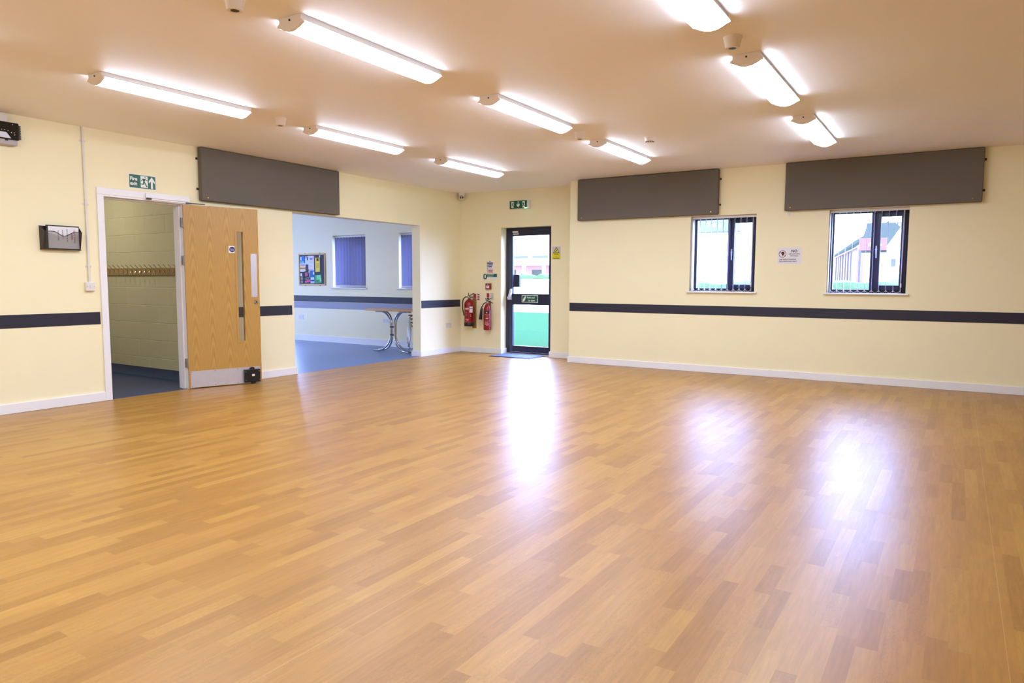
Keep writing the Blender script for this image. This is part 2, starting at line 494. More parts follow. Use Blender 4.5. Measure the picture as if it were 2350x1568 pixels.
# skirting boards
SK, ST = 0.094, 0.018
def skirt(name, mb): return structure(name, mb, M_GLOSS, bevel=0.004)
skirt('baseboard_left', MB().box(XL, YB, 0, XL + ST, 3.842, SK))
skirt('baseboard_left_middle', MB().box(XL, 4.845, 0, XL + ST, OY0 + 0.0, SK).box(XL - T, OY0, 0, XL + ST, OY0 + ST, SK))
skirt('baseboard_left_end', MB().box(XL, OY1, 0, XL + ST, YE, SK).box(XL - T - ST, OY1 - ST, 0, XL + ST, OY1, SK))
skirt('baseboard_end', MB().box(XL, YE - ST, 0, DX0 + ST, YE, SK).box(DX0, YE, 0, DX0 + ST, YE + 0.16, SK).box(DX1 - ST, YE - ST, 0, XS, YE, SK).box(DX1 - ST, YE, 0, DX1, YE + 0.16, SK))
skirt('baseboard_right', MB().box(XS - ST, YR - ST, 0, XR, YR, SK).box(XS - ST, YR, 0, XS, YE - ST, SK))
skirt('baseboard_far', MB().box(-15.2, YE - ST, 0, XL - T, YE, 0.12))
structure('baseboard_corridor', MB().prism([(5.15, 0.0), (5.15, 0.112), (5.143, 0.112), (5.139, 0.04), (5.128, 0.016), (5.095, 0.0)], 'x', -12.0, XL - T), M_DARKVINYL, smooth=True)
# wall protection strips
ZT0, ZT1, TT = 0.792, 0.9155, 0.004
def strip(name, mb, m=M_NAVY): return structure(name, mb, m)
strip('trim_1', MB().box(XL, YB, ZT0, XL + TT, 3.828, ZT1))
strip('trim_2', MB().box(XL, 4.86, ZT0, XL + TT, 6.283, ZT1))
strip('trim_3', MB().box(XL, 8.925, ZT0, XL + TT, 9.985, ZT1))
strip('trim_4', MB().box(XS + 0.006, YR - TT, ZT0, XR, YR, ZT1))
strip('trim_5', MB().box(-15.2, YE - TT, 0.808, XL - T, YE, 0.928))
strip('trim_6', MB().box(-15.2, YE - TT, 0.672, XL - T, YE, 0.804), M_GREYSTRIP)

# ------------------------------------------------------------------ windows
def window(name, x0, x1, z0, z1, yf, sill=True):
    """fixed light on the left, opening sash with thick frame on the right"""
    t = thing(name, None, None, (x0, yf, z0), kind='structure')
    d = 0.06
    xm = x0 + (x1 - x0) * 0.56
    f = MB().frame(x0, z0, x1, z1, 0.042, yf, yf + d).box(xm - 0.028, yf, z0 + 0.04, xm + 0.028, yf + d, z1 - 0.04)
    f.build('window_frame', M_FRAME, t, bevel=0.003)
    s = MB().frame(xm + 0.012, z0 + 0.030, x1 - 0.022, z1 - 0.030, 0.066, yf - 0.018, yf + 0.045)
    so = s.build('sash', M_FRAME, t, bevel=0.004)
    MB().box(x0 + 0.04, yf + 0.028, z0 + 0.04, xm - 0.026, yf + 0.034, z1 - 0.04).build('pane', M_GLASS, t)
    MB().box(xm + 0.075, yf + 0.008, z0 + 0.09, x1 - 0.085, yf + 0.014, z1 - 0.09).build('pane', M_GLASS, so)
    h = MB()
    zc = z0 + (z1 - z0) * 0.52; xc = xm + 0.036
    h.lathe([(0.013, 0), (0.013, 0.012)], (xc, yf - 0.030, zc), 'y', 14)
    h.box(xc - 0.009, yf - 0.024, zc - 0.045, xc + 0.009, yf - 0.018, zc + 0.045)
    h.hull8([(xc - 0.003, yf - 0.044, zc - 0.105), (xc + 0.011, yf - 0.044, zc - 0.105), (xc + 0.011, yf - 0.034, zc - 0.105), (xc - 0.003, yf - 0.034, zc - 0.105), (xc - 0.008, yf - 0.044, zc + 0.014), (xc + 0.008, yf - 0.044, zc + 0.014), (xc + 0.008, yf - 0.030, zc + 0.014), (xc - 0.008, yf - 0.030, zc + 0.014)])
    h.build('handle', M_STEEL, so, bevel=0.003)
    if sill:
        MB().box(x0 - 0.035, YR - 0.035 if yf < 9.9 else YE - 0.035, z0 - 0.022, x1 + 0.035, yf, z0).build('window_sill', M_GLOSS, t, bevel=0.006)
    return t
window('window_1', *W1, 9.750)
window('window_2', *W2, 9.750)
window('window_3', WX[1][0], WX[1][1], 1.10, 2.12, YE + 0.17)
window('window_4', WX[2][0], WX[2][1], 1.10, 2.12, YE + 0.17)
t = thing('window_6', None, None, (WX[0][0], YE + 0.17, 0), kind='structure')
MB().frame(WX[0][0], 0, WX[0][1], 2.12, 0.07, YE + 0.17, YE + 0.23).build('window_frame', M_FRAME, t)
MB().box(WX[0][0] + 0.07, YE + 0.19, 0.07, WX[0][1] - 0.07, YE + 0.196, 2.05).build('pane', M_GLASS, t)

# ------------------------------------------------------------------ vertical blinds
def blind(label, x0, x1, z0, z1, yc, n, rot, vm, yrail=None, group=None, cord=True):
    t = thing('vertical_blind', label, 'blind', (x0, yc, z1))
    MB().box(x0 + 0.004, yc - 0.022, z1 - 0.034, x1 - 0.004, yc + 0.022, z1 - 0.002).build('head_rail', M_WHITEPL, t, bevel=0.003)
    w = 0.0445; sp = (x1 - x0 - 0.05) / (n - 0.5); v0 = None
    xs = [x0 + 0.03 + sp * i for i in range(n)]
    for i, x in enumerate(xs):
        c, s = math.cos(rot), math.sin(rot)
        if v0 is None:
            mb = MB(); zb, zt = z0 + 0.012, z1 - 0.036; k = 9
            # gently curved fabric louvre with its own thickness
            for j in range(k):
                a = -w + 2 * w * j / (k - 1); cv = 0.004 * (1 - (a / w) ** 2)
                for (q, z) in ((-0.0003, zb), (0.0003, zb), (0.0003, zt), (-0.0003, zt)):
                    px, py = a, cv + q
                    mb.v.append(Vector((x + px * c - py * s, yc + px * s + py * c, z)))
            for j in range(k - 1):
                b = j * 4
                for q in range(4): mb.f.append((b + q, b + (q + 1) % 4, b + 4 + (q + 1) % 4, b + 4 + q))
            mb.f.append((0, 1, 2, 3)); mb.f.append(((k - 1) * 4 + 3, (k - 1) * 4 + 2, (k - 1) * 4 + 1, (k - 1) * 4))
            v0 = mb.build('vane', vm, t, smooth=True)
            p = [(-w, -0.0016), (w, -0.0016), (w, 0.0016), (-w, 0.0016)]
            wm = MB().prism([(x + a * c - b * s, yc + a * s + b * c) for a, b in p], 'z', z0 + 0.008, z0 + 0.042)
            wm.build('weight', M_WHITEPL, v0)
            hm = MB().box(x - 0.004, yc - 0.004, z1 - 0.052, x + 0.004, yc + 0.004, z1 - 0.034)
            hm.build('hanger', M_WHITEPL, v0)
        else:
            dup(v0, loc=(x - xs[0], 0, 0), parent=t)
    for sgn in (-1, 1):
        ch = MB()
        for i in range(n - 1):
            ax, ay = xs[i] + sgn * w * math.cos(rot), yc + sgn * w * math.sin(rot)
            bx = xs[i + 1] + sgn * w * math.cos(rot)
            pth = [(ax + (bx - ax) * q / 6, ay, z0 + 0.034 - 0.030 * (1 - (q / 3 - 1) ** 2) * 0.9) for q in range(7)]
            ch.tube(pth, 0.0018, 5)
        ch.build('bottom_chain', M_WHITEPL, t)
    if cord:
        cm = MB().tube([(x1 - 0.05, yc - 0.03, z1 - 0.03), (x1 - 0.052, yc - 0.031, z0 + 0.5), (x1 - 0.056, yc - 0.03, z0 + 0.12)], 0.0028, 6)
        cm.tube([(x1 - 0.056, yc - 0.03, z0 + 0.12), (x1 - 0.056, yc - 0.03, z0 + 0.07)], 0.008, 8)
        cm.build('control_cord', M_WHITEPL, t)
    return t
R12 = math.radians(90 + 11)
blind('open vertical blind with edge-on pale louvres in the window nearer the exit door', W1[0], W1[1], W1[2], W1[3], 9.655, 11, R12, M_VANE)
blind('open vertical blind with edge-on pale louvres in the right-hand window under the long grey panel', W2[0], W2[1], W2[2], W2[3], 9.655, 11, math.radians(90 + 4), M_VANE)
blind('closed lavender vertical blind in the window right of the notice board', WX[1][0], WX[1][1], 1.10, 2.12, YE + 0.09, 11, math.radians(41), M_VANEBLUE, cord=False)
blind('closed lavender vertical blind half hidden behind the edge of the wide opening', WX[2][0], WX[2][1], 1.10, 2.12, YE + 0.09, 11, math.radians(41), M_VANEBLUE, cord=False)

# ------------------------------------------------------------------ oak door and its frame
t = thing('door_1', None, None, (XL, 4.775, 0), kind='structure')
fr = MB()
A0, A1, AT = 3.842, 4.842, 2.174
for (a, b) in ((A0, 3.906), (4.782, A1)): fr.box(XL, a, 0, XL + 0.018, b, 2.105)
fr.box(XL, A0, 2.105, XL + 0.018, A1, AT)
fr.build('architrave', M_GLOSS, t, bevel=0.004)
fr = MB()
fr.box(XL - T - 0.004, DY0, 0, XL + 0.012, 3.912, 2.112).box(XL - T - 0.004, 4.775, 0, XL + 0.012, DY1, 2.112).box(XL - T - 0.004, 3.912, 2.086, XL + 0.012, 4.775, 2.112)
fr.build('door_lining', M_GLOSS, t, bevel=0.002)
fr = MB()
fr.box(XL - 0.11, 3.912, 0, XL - 0.050, 3.926, 2.086).box(XL - 0.11, 4.761, 0, XL - 0.050, 4.775, 2.086).box(XL - 0.11, 3.926, 2.072, XL - 0.050, 4.761, 2.086)
fr.build('door_stop', M_GLOSS, t, bevel=0.002)
cl = MB().box(XL + 0.018, 4.34, 2.112, XL + 0.040, 4.846, 2.160).box(XL + 0.018, 4.34, 2.094, XL + 0.028, 4.846, 2.112)
clo = cl.build('closer_rail', M_GLOSS, t, bevel=0.003)
MB().box(XL + 0.016, 4.348, 2.096, XL + 0.0405, 4.40, 2.116).build('rail_slot', M_BLACK, clo)
MB().hull8([(XL + 0.030, 4.80, 2.094), (XL + 0.046, 4.80, 2.094), (XL + 0.085, 5.00, 2.094), (XL + 0.069, 5.00, 2.094),
            (XL + 0.030, 4.80, 2.104), (XL + 0.046, 4.80, 2.104), (XL + 0.085, 5.00, 2.104), (XL + 0.069, 5.00, 2.104)]).build('closer_arm', M_DARKMETAL, t)
# the open leaf, turned back towards the wall: local x along the leaf, y up, z towards the room
leafdir = Vector((0.2885, 0.9575, 0)).normalized()
P0 = Vector((-7.352, 4.768, 0))
lt = thing('door_2', None, None, P0, (leafdir, (0, 0, 1)), kind='structure')
LW, LT = 0.838, 0.044
vx0, vx1, vz0, vz1 = 0.568, 0.668, 0.508, 1.822
lf = MB()
lf.box(0, 0.010, -LT, vx0, 2.082, 0).box(vx1, 0.010, -LT, LW, 2.082, 0).box(vx0, 0.010, -LT, vx1, vz0, 0).box(vx0, vz1, -LT, vx1, 2.082, 0)
lf.build('leaf', M_OAK, lt)
bd = MB()
for (a, b, c, d) in ((vx0 - 0.012, vz0 - 0.012, vx0 + 0.014, vz1 + 0.012), (vx1 - 0.014, vz0 - 0.012, vx1 + 0.012, vz1 + 0.012),
                     (vx0 + 0.014, vz0 - 0.012, vx1 - 0.014, vz0 + 0.014), (vx0 + 0.014, vz1 - 0.014, vx1 - 0.014, vz1 + 0.012)):
    bd.box(a, b, -0.018, c, d, 0.004).box(a, b, -LT - 0.004, c, d, -0.027)
bd.build('glazing_bead', M_OAK, lt)
MB().box(vx0, vz0, -0.026, vx1, vz1, -0.019).build('vision_pane', M_GLASS, lt)
kp = MB().box(0.018, 0.014, 0, 0.819, 0.203, 0.0016)
kpo = kp.build('kick_plate', M_STEEL, lt)
sc = MB()
for a in (0.03, 0.29, 0.55, 0.80):
    for b in (0.026, 0.191): sc.disc(a, b, 0.0016, 0.004, 0.001, 10)
sc.build('plate_screws', M_DARKMETAL, kpo)
pp = MB().box(0.741, 1.040, 0, 0.812, 1.556, 0.0016).build('push_plate', M_STEEL, lt)
sc = MB()
for a in (0.750, 0.803):
    for b in (1.05, 1.546): sc.disc(a, b, 0.0016, 0.0035, 0.001, 10)
sc.build('plate_screws', M_DARKMETAL, pp)
lk = MB().lathe([(0.027, 0), (0.027, 0.004), (0.020, 0.012), (0.020, 0.014)], (0.793, 0.982, 0), 'z', 24).build('lock_rose', M_CHROME, lt, smooth=True)
MB().box(0.789, 0.970, 0.012, 0.797, 0.994, 0.020).build('thumb_turn', M_DARKMETAL, lk)
s = MB().box(0.487, 1.560, 0, 0.566, 1.640, 0.001).build('fire_door_sign', M_SIGNW, lt)
s2 = MB().disc(0.5265, 1.600, 0.001, 0.032, 0.0005, 28).build('sign_disc', M_BLUESIGN, s)
text_mb([('Fire door', 0.5265, 1.603, 0.0078, 'CENTER', 1, 0.0018), ('keep shut', 0.5265, 1.590, 0.0078, 'CENTER', 1, 0.0018)]).build('lettering', M_SIGNW, s)
hb = MB().box(0.618, 0.022, 0.0018, 0.806, 0.176, 0.042)
hbo = hb.build('door_holder', M_BLACK, lt, bevel=0.004)
tag(hbo, 'black battery door holder box on the kick plate', None)
MB().prism([(0.682, 0.176), (0.742, 0.176), (0.738, 0.198), (0.714, 0.204), (0.692, 0.196)], 'z', 0.004, 0.032).build('holder_tab', M_BLACK, hbo)
MB().box(0.70, 0.002, 0.006, 0.75, 0.024, 0.034).build('holder_foot', M_BLACK, hbo)
MB().box(0.704, 0.094, 0.042, 0.737, 0.119, 0.0426).build('holder_label', M_PAPER, hbo)
sc = MB()
for a in (0.632, 0.792):
    for b in (0.048, 0.152): sc.disc(a, b, 0.042, 0.0035, 0.0008, 10)
sc.build('screws', M_STEEL, hbo)
for z in (1.885, 1.462, 0.298):
    hg = MB().box(-0.026, z - 0.052, -0.034, -0.002, z + 0.052, -0.031)
    hg.tube([(-0.004, z - 0.052, -0.004), (-0.004, z + 0.052, -0.004)], 0.0065, 10)
    hg.box(-0.022, z - 0.050, -0.008, -0.004, z + 0.050, -0.005)
    hg.build('hinge', mat('hinge_steel', (150, 142, 132), 0.4, 0.5), lt)

# ------------------------------------------------------------------ glazed exit door
YD = YE + 0.160
t = thing('door_3', None, None, (DX0, YD, 0), kind='structure')
MB().frame(DX0, 0.0, DX1, DTOP, 0.055, YD, YD + 0.07, 0.05, 0.035).build('door_frame', M_FRAME, t, bevel=0.003)
lf = MB()
lx0, lx1 = DX0 + 0.052, DX1 - 0.045
lf.box(lx0, YD + 0.006, 0.038, lx0 + 0.075, YD + 0.062, DTOP - 0.045).box(lx1 - 0.085, YD + 0.006, 0.038, lx1, YD + 0.062, DTOP - 0.045)
lf.box(lx0 + 0.075, YD + 0.006, 2.000, lx1 - 0.085, YD + 0.062, DTOP - 0.045).box(lx0 + 0.075, YD + 0.006, 0.842, lx1 - 0.085, YD + 0.062, 1.028).box(lx0 + 0.075, YD + 0.006, 0.038, lx1 - 0.085, YD + 0.062, 0.142)
lf.build('leaf', M_FRAME, t, bevel=0.004)
MB().box(lx0 + 0.07, YD + 0.030, 1.02, lx1 - 0.08, YD + 0.038, 2.01).build('pane', M_GLASS, t)
MB().box(lx0 + 0.07, YD + 0.030, 0.135, lx1 - 0.08, YD + 0.038, 0.85).build('pane', M_GLASS, t)
MB().box(DX0 + 0.02, YD - 0.012, 0.0, DX1 - 0.02, YD + 0.01, 0.016).build('threshold', M_STEEL, t, bevel=0.003)
hx = lx0 + 0.018
ph = MB().hull8([(hx - 0.026, YD - 0.03, 0.925), (hx + 0.052, YD - 0.03, 0.925), (hx + 0.052, YD + 0.008, 0.925), (hx - 0.026, YD + 0.008, 0.925),
                 (hx - 0.020, YD - 0.055, 0.975), (hx + 0.046, YD - 0.055, 0.975), (hx + 0.046, YD + 0.008, 0.975), (hx - 0.020, YD + 0.008, 0.975)])
ph.hull8([(hx - 0.004, YD - 0.052, 0.972), (hx + 0.048, YD - 0.052, 0.972), (hx + 0.048, YD + 0.006, 0.972), (hx - 0.004, YD + 0.006, 0.972),
          (hx + 0.018, YD - 0.018, 1.110), (hx + 0.050, YD - 0.018, 1.110), (hx + 0.050, YD + 0.006, 1.110), (hx + 0.018, YD + 0.006, 1.110)])
ph.build('push_pad', M_STEEL, t, bevel=0.004)
cs = MB().box(-6.405, YD - 0.008, 2.052, -6.30, YD + 0.01, 2.078).box(-6.395, YD - 0.008, 2.020, -6.285, YD + 0.01, 2.040)
cs.build('closer_cover', M_WHITEPL, t, bevel=0.002)
MB().prism([(-6.46, 1.14), (-6.315, 1.14), (-6.315, 1.34), (-6.335, 1.352), (-6.46, 1.352)], 'y', YD + 0.075, YD + 0.13).build('outside_lock_box', M_BLACK, t, bevel=0.003)
sg = MB().box(-6.222, YD + 0.003, 0.882, -5.905, YD + 0.0065, 1.005).build('push_sign', M_SIGNW, t)
MB().box(-6.212, YD + 0.002, 0.892, -5.915, YD + 0.0035, 0.995).build('sign_panel', M_GREEN, sg)
# lettering of the sign stands in the xz plane
tm = text_mb([('Push pad', 0, 0.952, 0.030, 'LEFT', 1, 0), ('to open', 0.025, 0.906, 0.030, 'LEFT', 1, 0)])
tm.v = [Vector((v.x - 6.118, YD + 0.0018 - v.z, v.y)) for v in tm.v]
tm.build('lettering', M_SIGNW, sg)
hand = MB().prism([(-6.203, 0.905), (-6.190, 0.897), (-6.178, 0.905), (-6.165, 0.918), (-6.160, 0.908), (-6.155, 0.928), (-6.138, 0.965), (-6.140, 0.985), (-6.150, 0.990), (-6.158, 0.985), (-6.190, 0.945), (-6.200, 0.925)], 'y', YD + 0.0008, YD + 0.0025)
hand.build('hand_symbol', M_SIGNW, sg)

# door mat
def mat_mat():
    m = bpy.data.materials.new('blue_mat_pile'); m.use_nodes = True; t = NT(m); p = t.n['Principled BSDF']
    co = t.node('ShaderNodeTexCoord').outputs['Object']; n = t.noise(110, 4, 0.8, co)
    t.link(t.mix(n.outputs['Fac'], lin((30, 34, 52)), lin((104, 112, 150))), p.inputs['Base Color'])
    p.inputs['Roughness'].default_value = 0.8; t.link(t.bump(n.outputs['Fac'], 0.8, 0.004), p.inputs['Normal']); return m
dm = thing('door_mat', 'blue ribbed door mat on the floor at the glazed exit door', 'mat', (-6.13, 9.87, 0))
MB().box(-6.50, 9.585, 0.001, -5.705, 10.10, 0.006).build('mat_edge', M_BLACK, dm)
MB().box(-6.475, 9.61, 0.006, -5.73, 10.08, 0.012).build('mat_pile', mat_mat(), dm)

# ------------------------------------------------------------------ ceiling lamps
LL = 1.28
def lamp_proto():
    t = thing('batten_light', 'x', 'ceiling light', (0, 0, 0))
    half = [(0.089, 0.0), (0.090, -0.028), (0.104, -0.037), (0.1065, -0.049), (0.092, -0.053), (0.066, -0.066), (0.036, -0.078), (0.0, -0.083)]
    full = half + [(-x, z) for x, z in half[-2::-1]]
    body = [(0.088, 0), (0.089, -0.028), (0.103, -0.037), (-0.103, -0.037), (-0.089, -0.028), (-0.088, 0)]
    MB().prism(body, 'y', 0.018, LL - 0.018).build('body', M_WHITEPL, t)
    dh = [(0.102, -0.0372)] + [(x * 0.995, z * 0.995) for x, z in half[3:]]
    dif = dh + [(-x, z) for x, z in dh[-2::-1]]
    MB().prism(dif, 'y', 0.018, LL - 0.018).build('diffuser', M_LAMP, t)
    for k, (a, b) in enumerate(((0.0, 0.018), (LL - 0.018, LL))):
        c = MB().prism(full, 'y', a, b).build('end_cap', M_CREAMPL, t, bevel=0.002)
        y = -0.002 if k == 0 else LL + 0.002
        MB().lathe([(0.006, -0.002), (0.006, 0.002)], (0.0, y, -0.022), 'y', 12).build('screw', M_DARKMETAL, c)
    return t
lamps = [
    (-5.392, 2.838, 'white batten ceiling light over the oak door, nearest of the left-hand row'),
    (-5.425, 4.890, 'white batten ceiling light in the middle of the left-hand row, before the wide opening'),
    (-5.445, 6.975, 'white batten ceiling light farthest from the viewer in the left-hand row'),
    (-3.290, 2.832, 'large near white batten ceiling light at top left centre of the ceiling'),
    (-3.287, 4.843, 'white batten ceiling light in the middle row, second from the camera'),
    (-3.310, 6.935, 'white batten ceiling light above the left grey panel of the window wall'),
    (-1.252, 2.830, 'white batten ceiling light cut off by the top edge of the picture'),
    (-1.250, 4.858, 'white batten ceiling light with a cup-shaped sensor at its near end, in the right-hand row'),
    (-1.248, 6.875, 'white batten ceiling light farthest from the viewer in the right-hand row'),
    (-5.39, 0.80, 'added unseen white batten ceiling light of the left-hand row, level with the camera'),  # from here on: out-of-view lamps added to brighten the hall
    (-3.29, 0.80, 'added unseen white batten ceiling light of the middle row, level with the camera'),
    (-1.25, 0.80, 'added unseen white batten ceiling light of the right-hand row, just above the camera'),
    (-5.39, -1.25, 'added unseen white batten ceiling light of the left-hand row, by the back wall'),
    (-3.29, -1.25, 'added unseen white batten ceiling light of the middle row, by the back wall'),
    (-1.25, -1.25, 'added unseen white batten ceiling light of the right-hand row, by the back wall'),
]
lp = lamp_proto()
for i, (x, y, lab) in enumerate(lamps):
    if i == 0: lp.location = (x, y, H); lp['label'] = lab; lp['group'] = 'batten lights in rows on the hall ceiling'
    else: dup(lp, (x, y, H), lab, 'batten lights in rows on the hall ceiling')

dup(lp, (-10.2, 7.2, 2.62), 'added hidden white batten ceiling light in the room beyond, above the notice board side')  # this lamp and the next are added out of sight to brighten the far room
dup(lp, (-12.6, 7.2, 2.62), 'added hidden white batten ceiling light deep in the room beyond, past the notice board')

# sensors on the ceiling
sp_ = thing('ceiling_sensor', 'x', 'sensor', (0, 0, 0))
MB().lathe([(0.057, 0.0), (0.057, -0.006), (0.054, -0.010), (0.043, -0.062), (0.040, -0.068), (0.024, -0.068), (0.020, -0.060)], (0, 0, 0), 'z', 32).build('housing', M_CREAMPL, sp_, smooth=True)
MB().lathe([(0.023, -0.0675), (0.021, -0.0662)], (0, 0, 0), 'z', 24).build('sensor_eye', M_DARKMETAL, sp_)
sens = [(-3.33, 2.50, 'cup-shaped ceiling sensor cut off by the top edge left of the big near lamp'),
        (-5.406, 4.517, 'cup-shaped ceiling sensor between the two nearer lamps of the left-hand row'),
        (-1.243, 4.500, 'cup-shaped ceiling sensor between the two nearest lamps of the right-hand row'),
        (-3.304, 6.513, 'cup-shaped ceiling sensor between the two far lamps of the middle row')]
for i, (x, y, lab) in enumerate(sens):
    if i == 0: sp_.location = (x, y, H); sp_['label'] = lab; sp_['group'] = 'cup-shaped sensors on the ceiling'
    else: dup(sp_, (x, y, H), lab, 'cup-shaped sensors on the ceiling')
sd = thing('smoke_detector', 'round smoke detector with dark slots, right of the middle row\'s far lamp', 'smoke detector', (-2.79, 7.103, H))
MB().lathe([(0.055, 0), (0.055, -0.008), (0.050, -0.014), (0.050, -0.030), (0.046, -0.046), (0.034, -0.056), (0.020, -0.060)], (-2.79, 7.103, H), 'z', 32).build('housing', M_CREAMPL, sd, smooth=True)
sl = MB()
for k in range(12):
    a = 2 * PI * k / 12
    c, s = math.cos(a), math.sin(a)
    p = []
    for (rr, zz) in ((0.0462, -0.0462), (0.0395, -0.0520)):
        for da in (-0.17, 0.17):
            p.append((-2.79 + (rr + 0.0015) * math.cos(a + da), 7.103 + (rr + 0.0015) * math.sin(a + da), H + zz - 0.0012))
    sl._add(p + [(q[0] + (-2.79 - q[0]) * 0.06, q[1] + (7.103 - q[1]) * 0.06, q[2] + 0.002) for q in p], [(0, 1, 3, 2), (4, 6, 7, 5), (0, 2, 6, 4), (1, 5, 7, 3), (0, 4, 5, 1), (2, 3, 7, 6)])
sl.build('air_slots', M_BLACK, sd)

# camera in the corner
cm = thing('security_camera', 'white turret security camera in the ceiling corner', 'security camera', (-7.29, 9.92, H))
MB().lathe([(0.058, 0), (0.058, -0.02), (0.050, -0.040), (0.034, -0.050)], (-7.29, 9.92, H), 'z', 28).build('base', M_CREAMPL, cm, smooth=True)
dv = Vector((7.29, -9.92, -1.45)).normalized()
bc = Vector((-7.29, 9.92, H - 0.076))
bm_ = MB().lathe([(0.002, -0.052), (0.026, -0.045), (0.045, -0.026), (0.052, 0), (0.045, 0.026), (0.026, 0.045), (0.002, 0.052)], bc, 'z', 26)
bm_.build('ball', M_WHITEPL, cm, smooth=True)
side = dv.cross(Vector((0, 0, 1))).normalized()
ln_ = MB()
for sg_ in (-1, 1):
    c = bc + dv * 0.047 + side * sg_ * 0.017 - Vector((0, 0, 0.004))
    ln_.tube([c, c + dv * 0.006], 0.012, 14)
ln_.build('lens', M_BLACKGL, cm)
up_ = side.cross(dv).normalized()
if up_.z < 0: up_ = -up_
br = MB()
for sg_ in (-1, 1):
    a = bc + dv * 0.044 + up_ * 0.030; b = bc + dv * 0.046 + up_ * 0.010 + side * sg_ * 0.032
    br.tube([a + dv * 0.004, b + dv * 0.004], 0.004, 6)
br.build('brow_line', M_DARKMETAL, cm)

# ------------------------------------------------------------------ acoustic panels
def panel(label, frame, loc, w, clips):
    """local x along the wall, y up, z out of the wall"""
    t = thing('acoustic_panel', label, 'acoustic panel', loc, frame, 'grey acoustic panels high on the walls')
    MB().box(0, 0, 0.006, w, 0.595, 0.076).build('fabric_face', M_FABRIC, t, bevel=0.010, bseg=3)
    MB().box(0.03, 0.03, 0, w - 0.03, 0.565, 0.006).build('backing', M_DARKMETAL, t)
    for (x, y) in clips:
        sgn = -1 if x < w / 2 else 1
        MB().box(min(x, x + sgn * 0.022), y - 0.012, 0.0, max(x, x + sgn * 0.022), y + 0.012, 0.008).lathe([(0.008, 0.008), (0.008, 0.014), (0.004, 0.017)], (x + sgn * 0.013, y, 0), 'z', 10).build('fixing_clip', M_DARKMETAL, t)
    for x in (0.07, w - 0.09):
        MB().lathe([(0.009, 0.076), (0.009, 0.079), (0.004, 0.082)], (x, 0.035, 0), 'z', 12).build('pin', M_BRASS, t)
    return t
panel('grey fabric acoustic panel above the oak door on the left wall', FL, (XL, 4.980, 2.146), 2.112, [(0, 0.13), (0, 0.47)])
panel('shorter grey fabric acoustic panel on the window wall, nearer the exit door', FE, (-4.847, YR, 2.143), 2.090, [(2.09, 0.13), (2.09, 0.47)])
pr = panel('longest grey fabric acoustic panel at the right, above the right-hand window', FE, (-1.910, YR, 2.146), 2.095, [(2.095, 0.13), (2.095, 0.47)])
MB().box(0.030, -0.062, 0, 0.058, 0.03, 0.006).build('wall_bracket', M_WHITEPL, pr)

# ------------------------------------------------------------------ signs
def sign(name, label, cat, frame, loc): return thing(name, label, cat, loc, frame)
s = sign('fire_exit_sign', 'green Fire exit sign with running figure and up arrow above the oak doorway', 'sign', FL, (XL, 4.180, 2.203))
MB().box(0, 0, 0, 0.298, 0.150, 0.002).build('sign_plate', M_SIGNW, s)
MB().box(0.007, 0.007, 0.002, 0.291, 0.143, 0.0025).build('green_field', M_GREEN, s)
text_mb([('Fire', 0.014, 0.083, 0.036, 'LEFT', 1.3, 0.0028), ('exit', 0.014, 0.034, 0.036, 'LEFT', 1.3, 0.0028)]).build('lettering', M_SIGNW, s)
d = MB().box(0.128, 0.016, 0.0025, 0.206, 0.136, 0.003)
d.build('doorway_symbol', M_SIGNW, s)
ar = MB().poly([(0.240, 0.014), (0.262, 0.014), (0.262, 0.090), (0.284, 0.066), (0.284, 0.092), (0.251, 0.136), (0.218, 0.092), (0.218, 0.066), (0.240, 0.090)], 0.0025, 0.003)
ar.build('arrow', M_SIGNW, s)
def runner(mb, ox, oy, k, z0, z1, flip=1):
    def P(*pts): mb.poly([(ox + flip * x * k, oy + y * k) for x, y in (pts if flip == 1 else pts[::-1])], z0, z1)
    mb.lathe([(0.085 * k, z0), (0.085 * k, z1)], (ox + flip * 0.62 * k, oy + 1.32 * k, 0), 'z', 14)
    P((0.30, 1.16), (0.62, 1.16), (0.66, 1.06), (0.52, 0.72), (0.34, 0.66))
    P((0.30, 1.18), (0.12, 0.98), (0.05, 0.84), (0.13, 0.80), (0.22, 0.94), (0.40, 1.08))
    P((0.60, 1.16), (0.78, 0.92), (1.00, 0.90), (1.00, 0.98), (0.82, 1.00), (0.68, 1.16))
    P((0.34, 0.72), (0.50, 0.72), (0.44, 0.36), (-0.12, 0.36), (-0.12, 0.46), (0.30, 0.48))
    P((0.42, 0.72), (0.56, 0.74), (0.92, 0.10), (0.78, 0.02))
    return mb
runner(MB(), 0.130, 0.020, 0.078, 0.0031, 0.0036).build('running_figure', M_GREEN, s)

t = thing('exit_light', 'green illuminated exit box with down arrow above the glazed exit door', 'exit sign', (-6.325, YE, 2.425), FE)
MB().box(-0.012, 0, 0, 0.372, 0.134, 0.055).build('light_housing', M_WHITEPL, t, bevel=0.006)
MB().box(-0.002, 0.004, 0.055, 0.325, 0.130, 0.060).build('legend_panel', M_GREEN, t)
aw = MB().poly([(0.154, 0.120), (0.154, 0.066), (0.136, 0.082), (0.130, 0.060), (0.161, 0.022), (0.192, 0.060), (0.186, 0.082), (0.168, 0.066), (0.168, 0.120)], 0.060, 0.0605)
aw.build('arrow', M_SIGNW, t)
dd = MB().box(0.028, 0.018, 0.060, 0.078, 0.116, 0.0603).box(0.240, 0.018, 0.060, 0.290, 0.116, 0.0603)
ddo = dd.build('doorway_symbol', M_SIGNW, t)
rr = runner(MB(), 0.030, 0.022, 0.060, 0.0604, 0.0609); runner(rr, 0.288, 0.022, 0.060, 0.0604, 0.0609, -1)
rr.build('running_figure', M_GREEN, t)
mled = bpy.data.materials.new('green_led'); mled.use_nodes = True
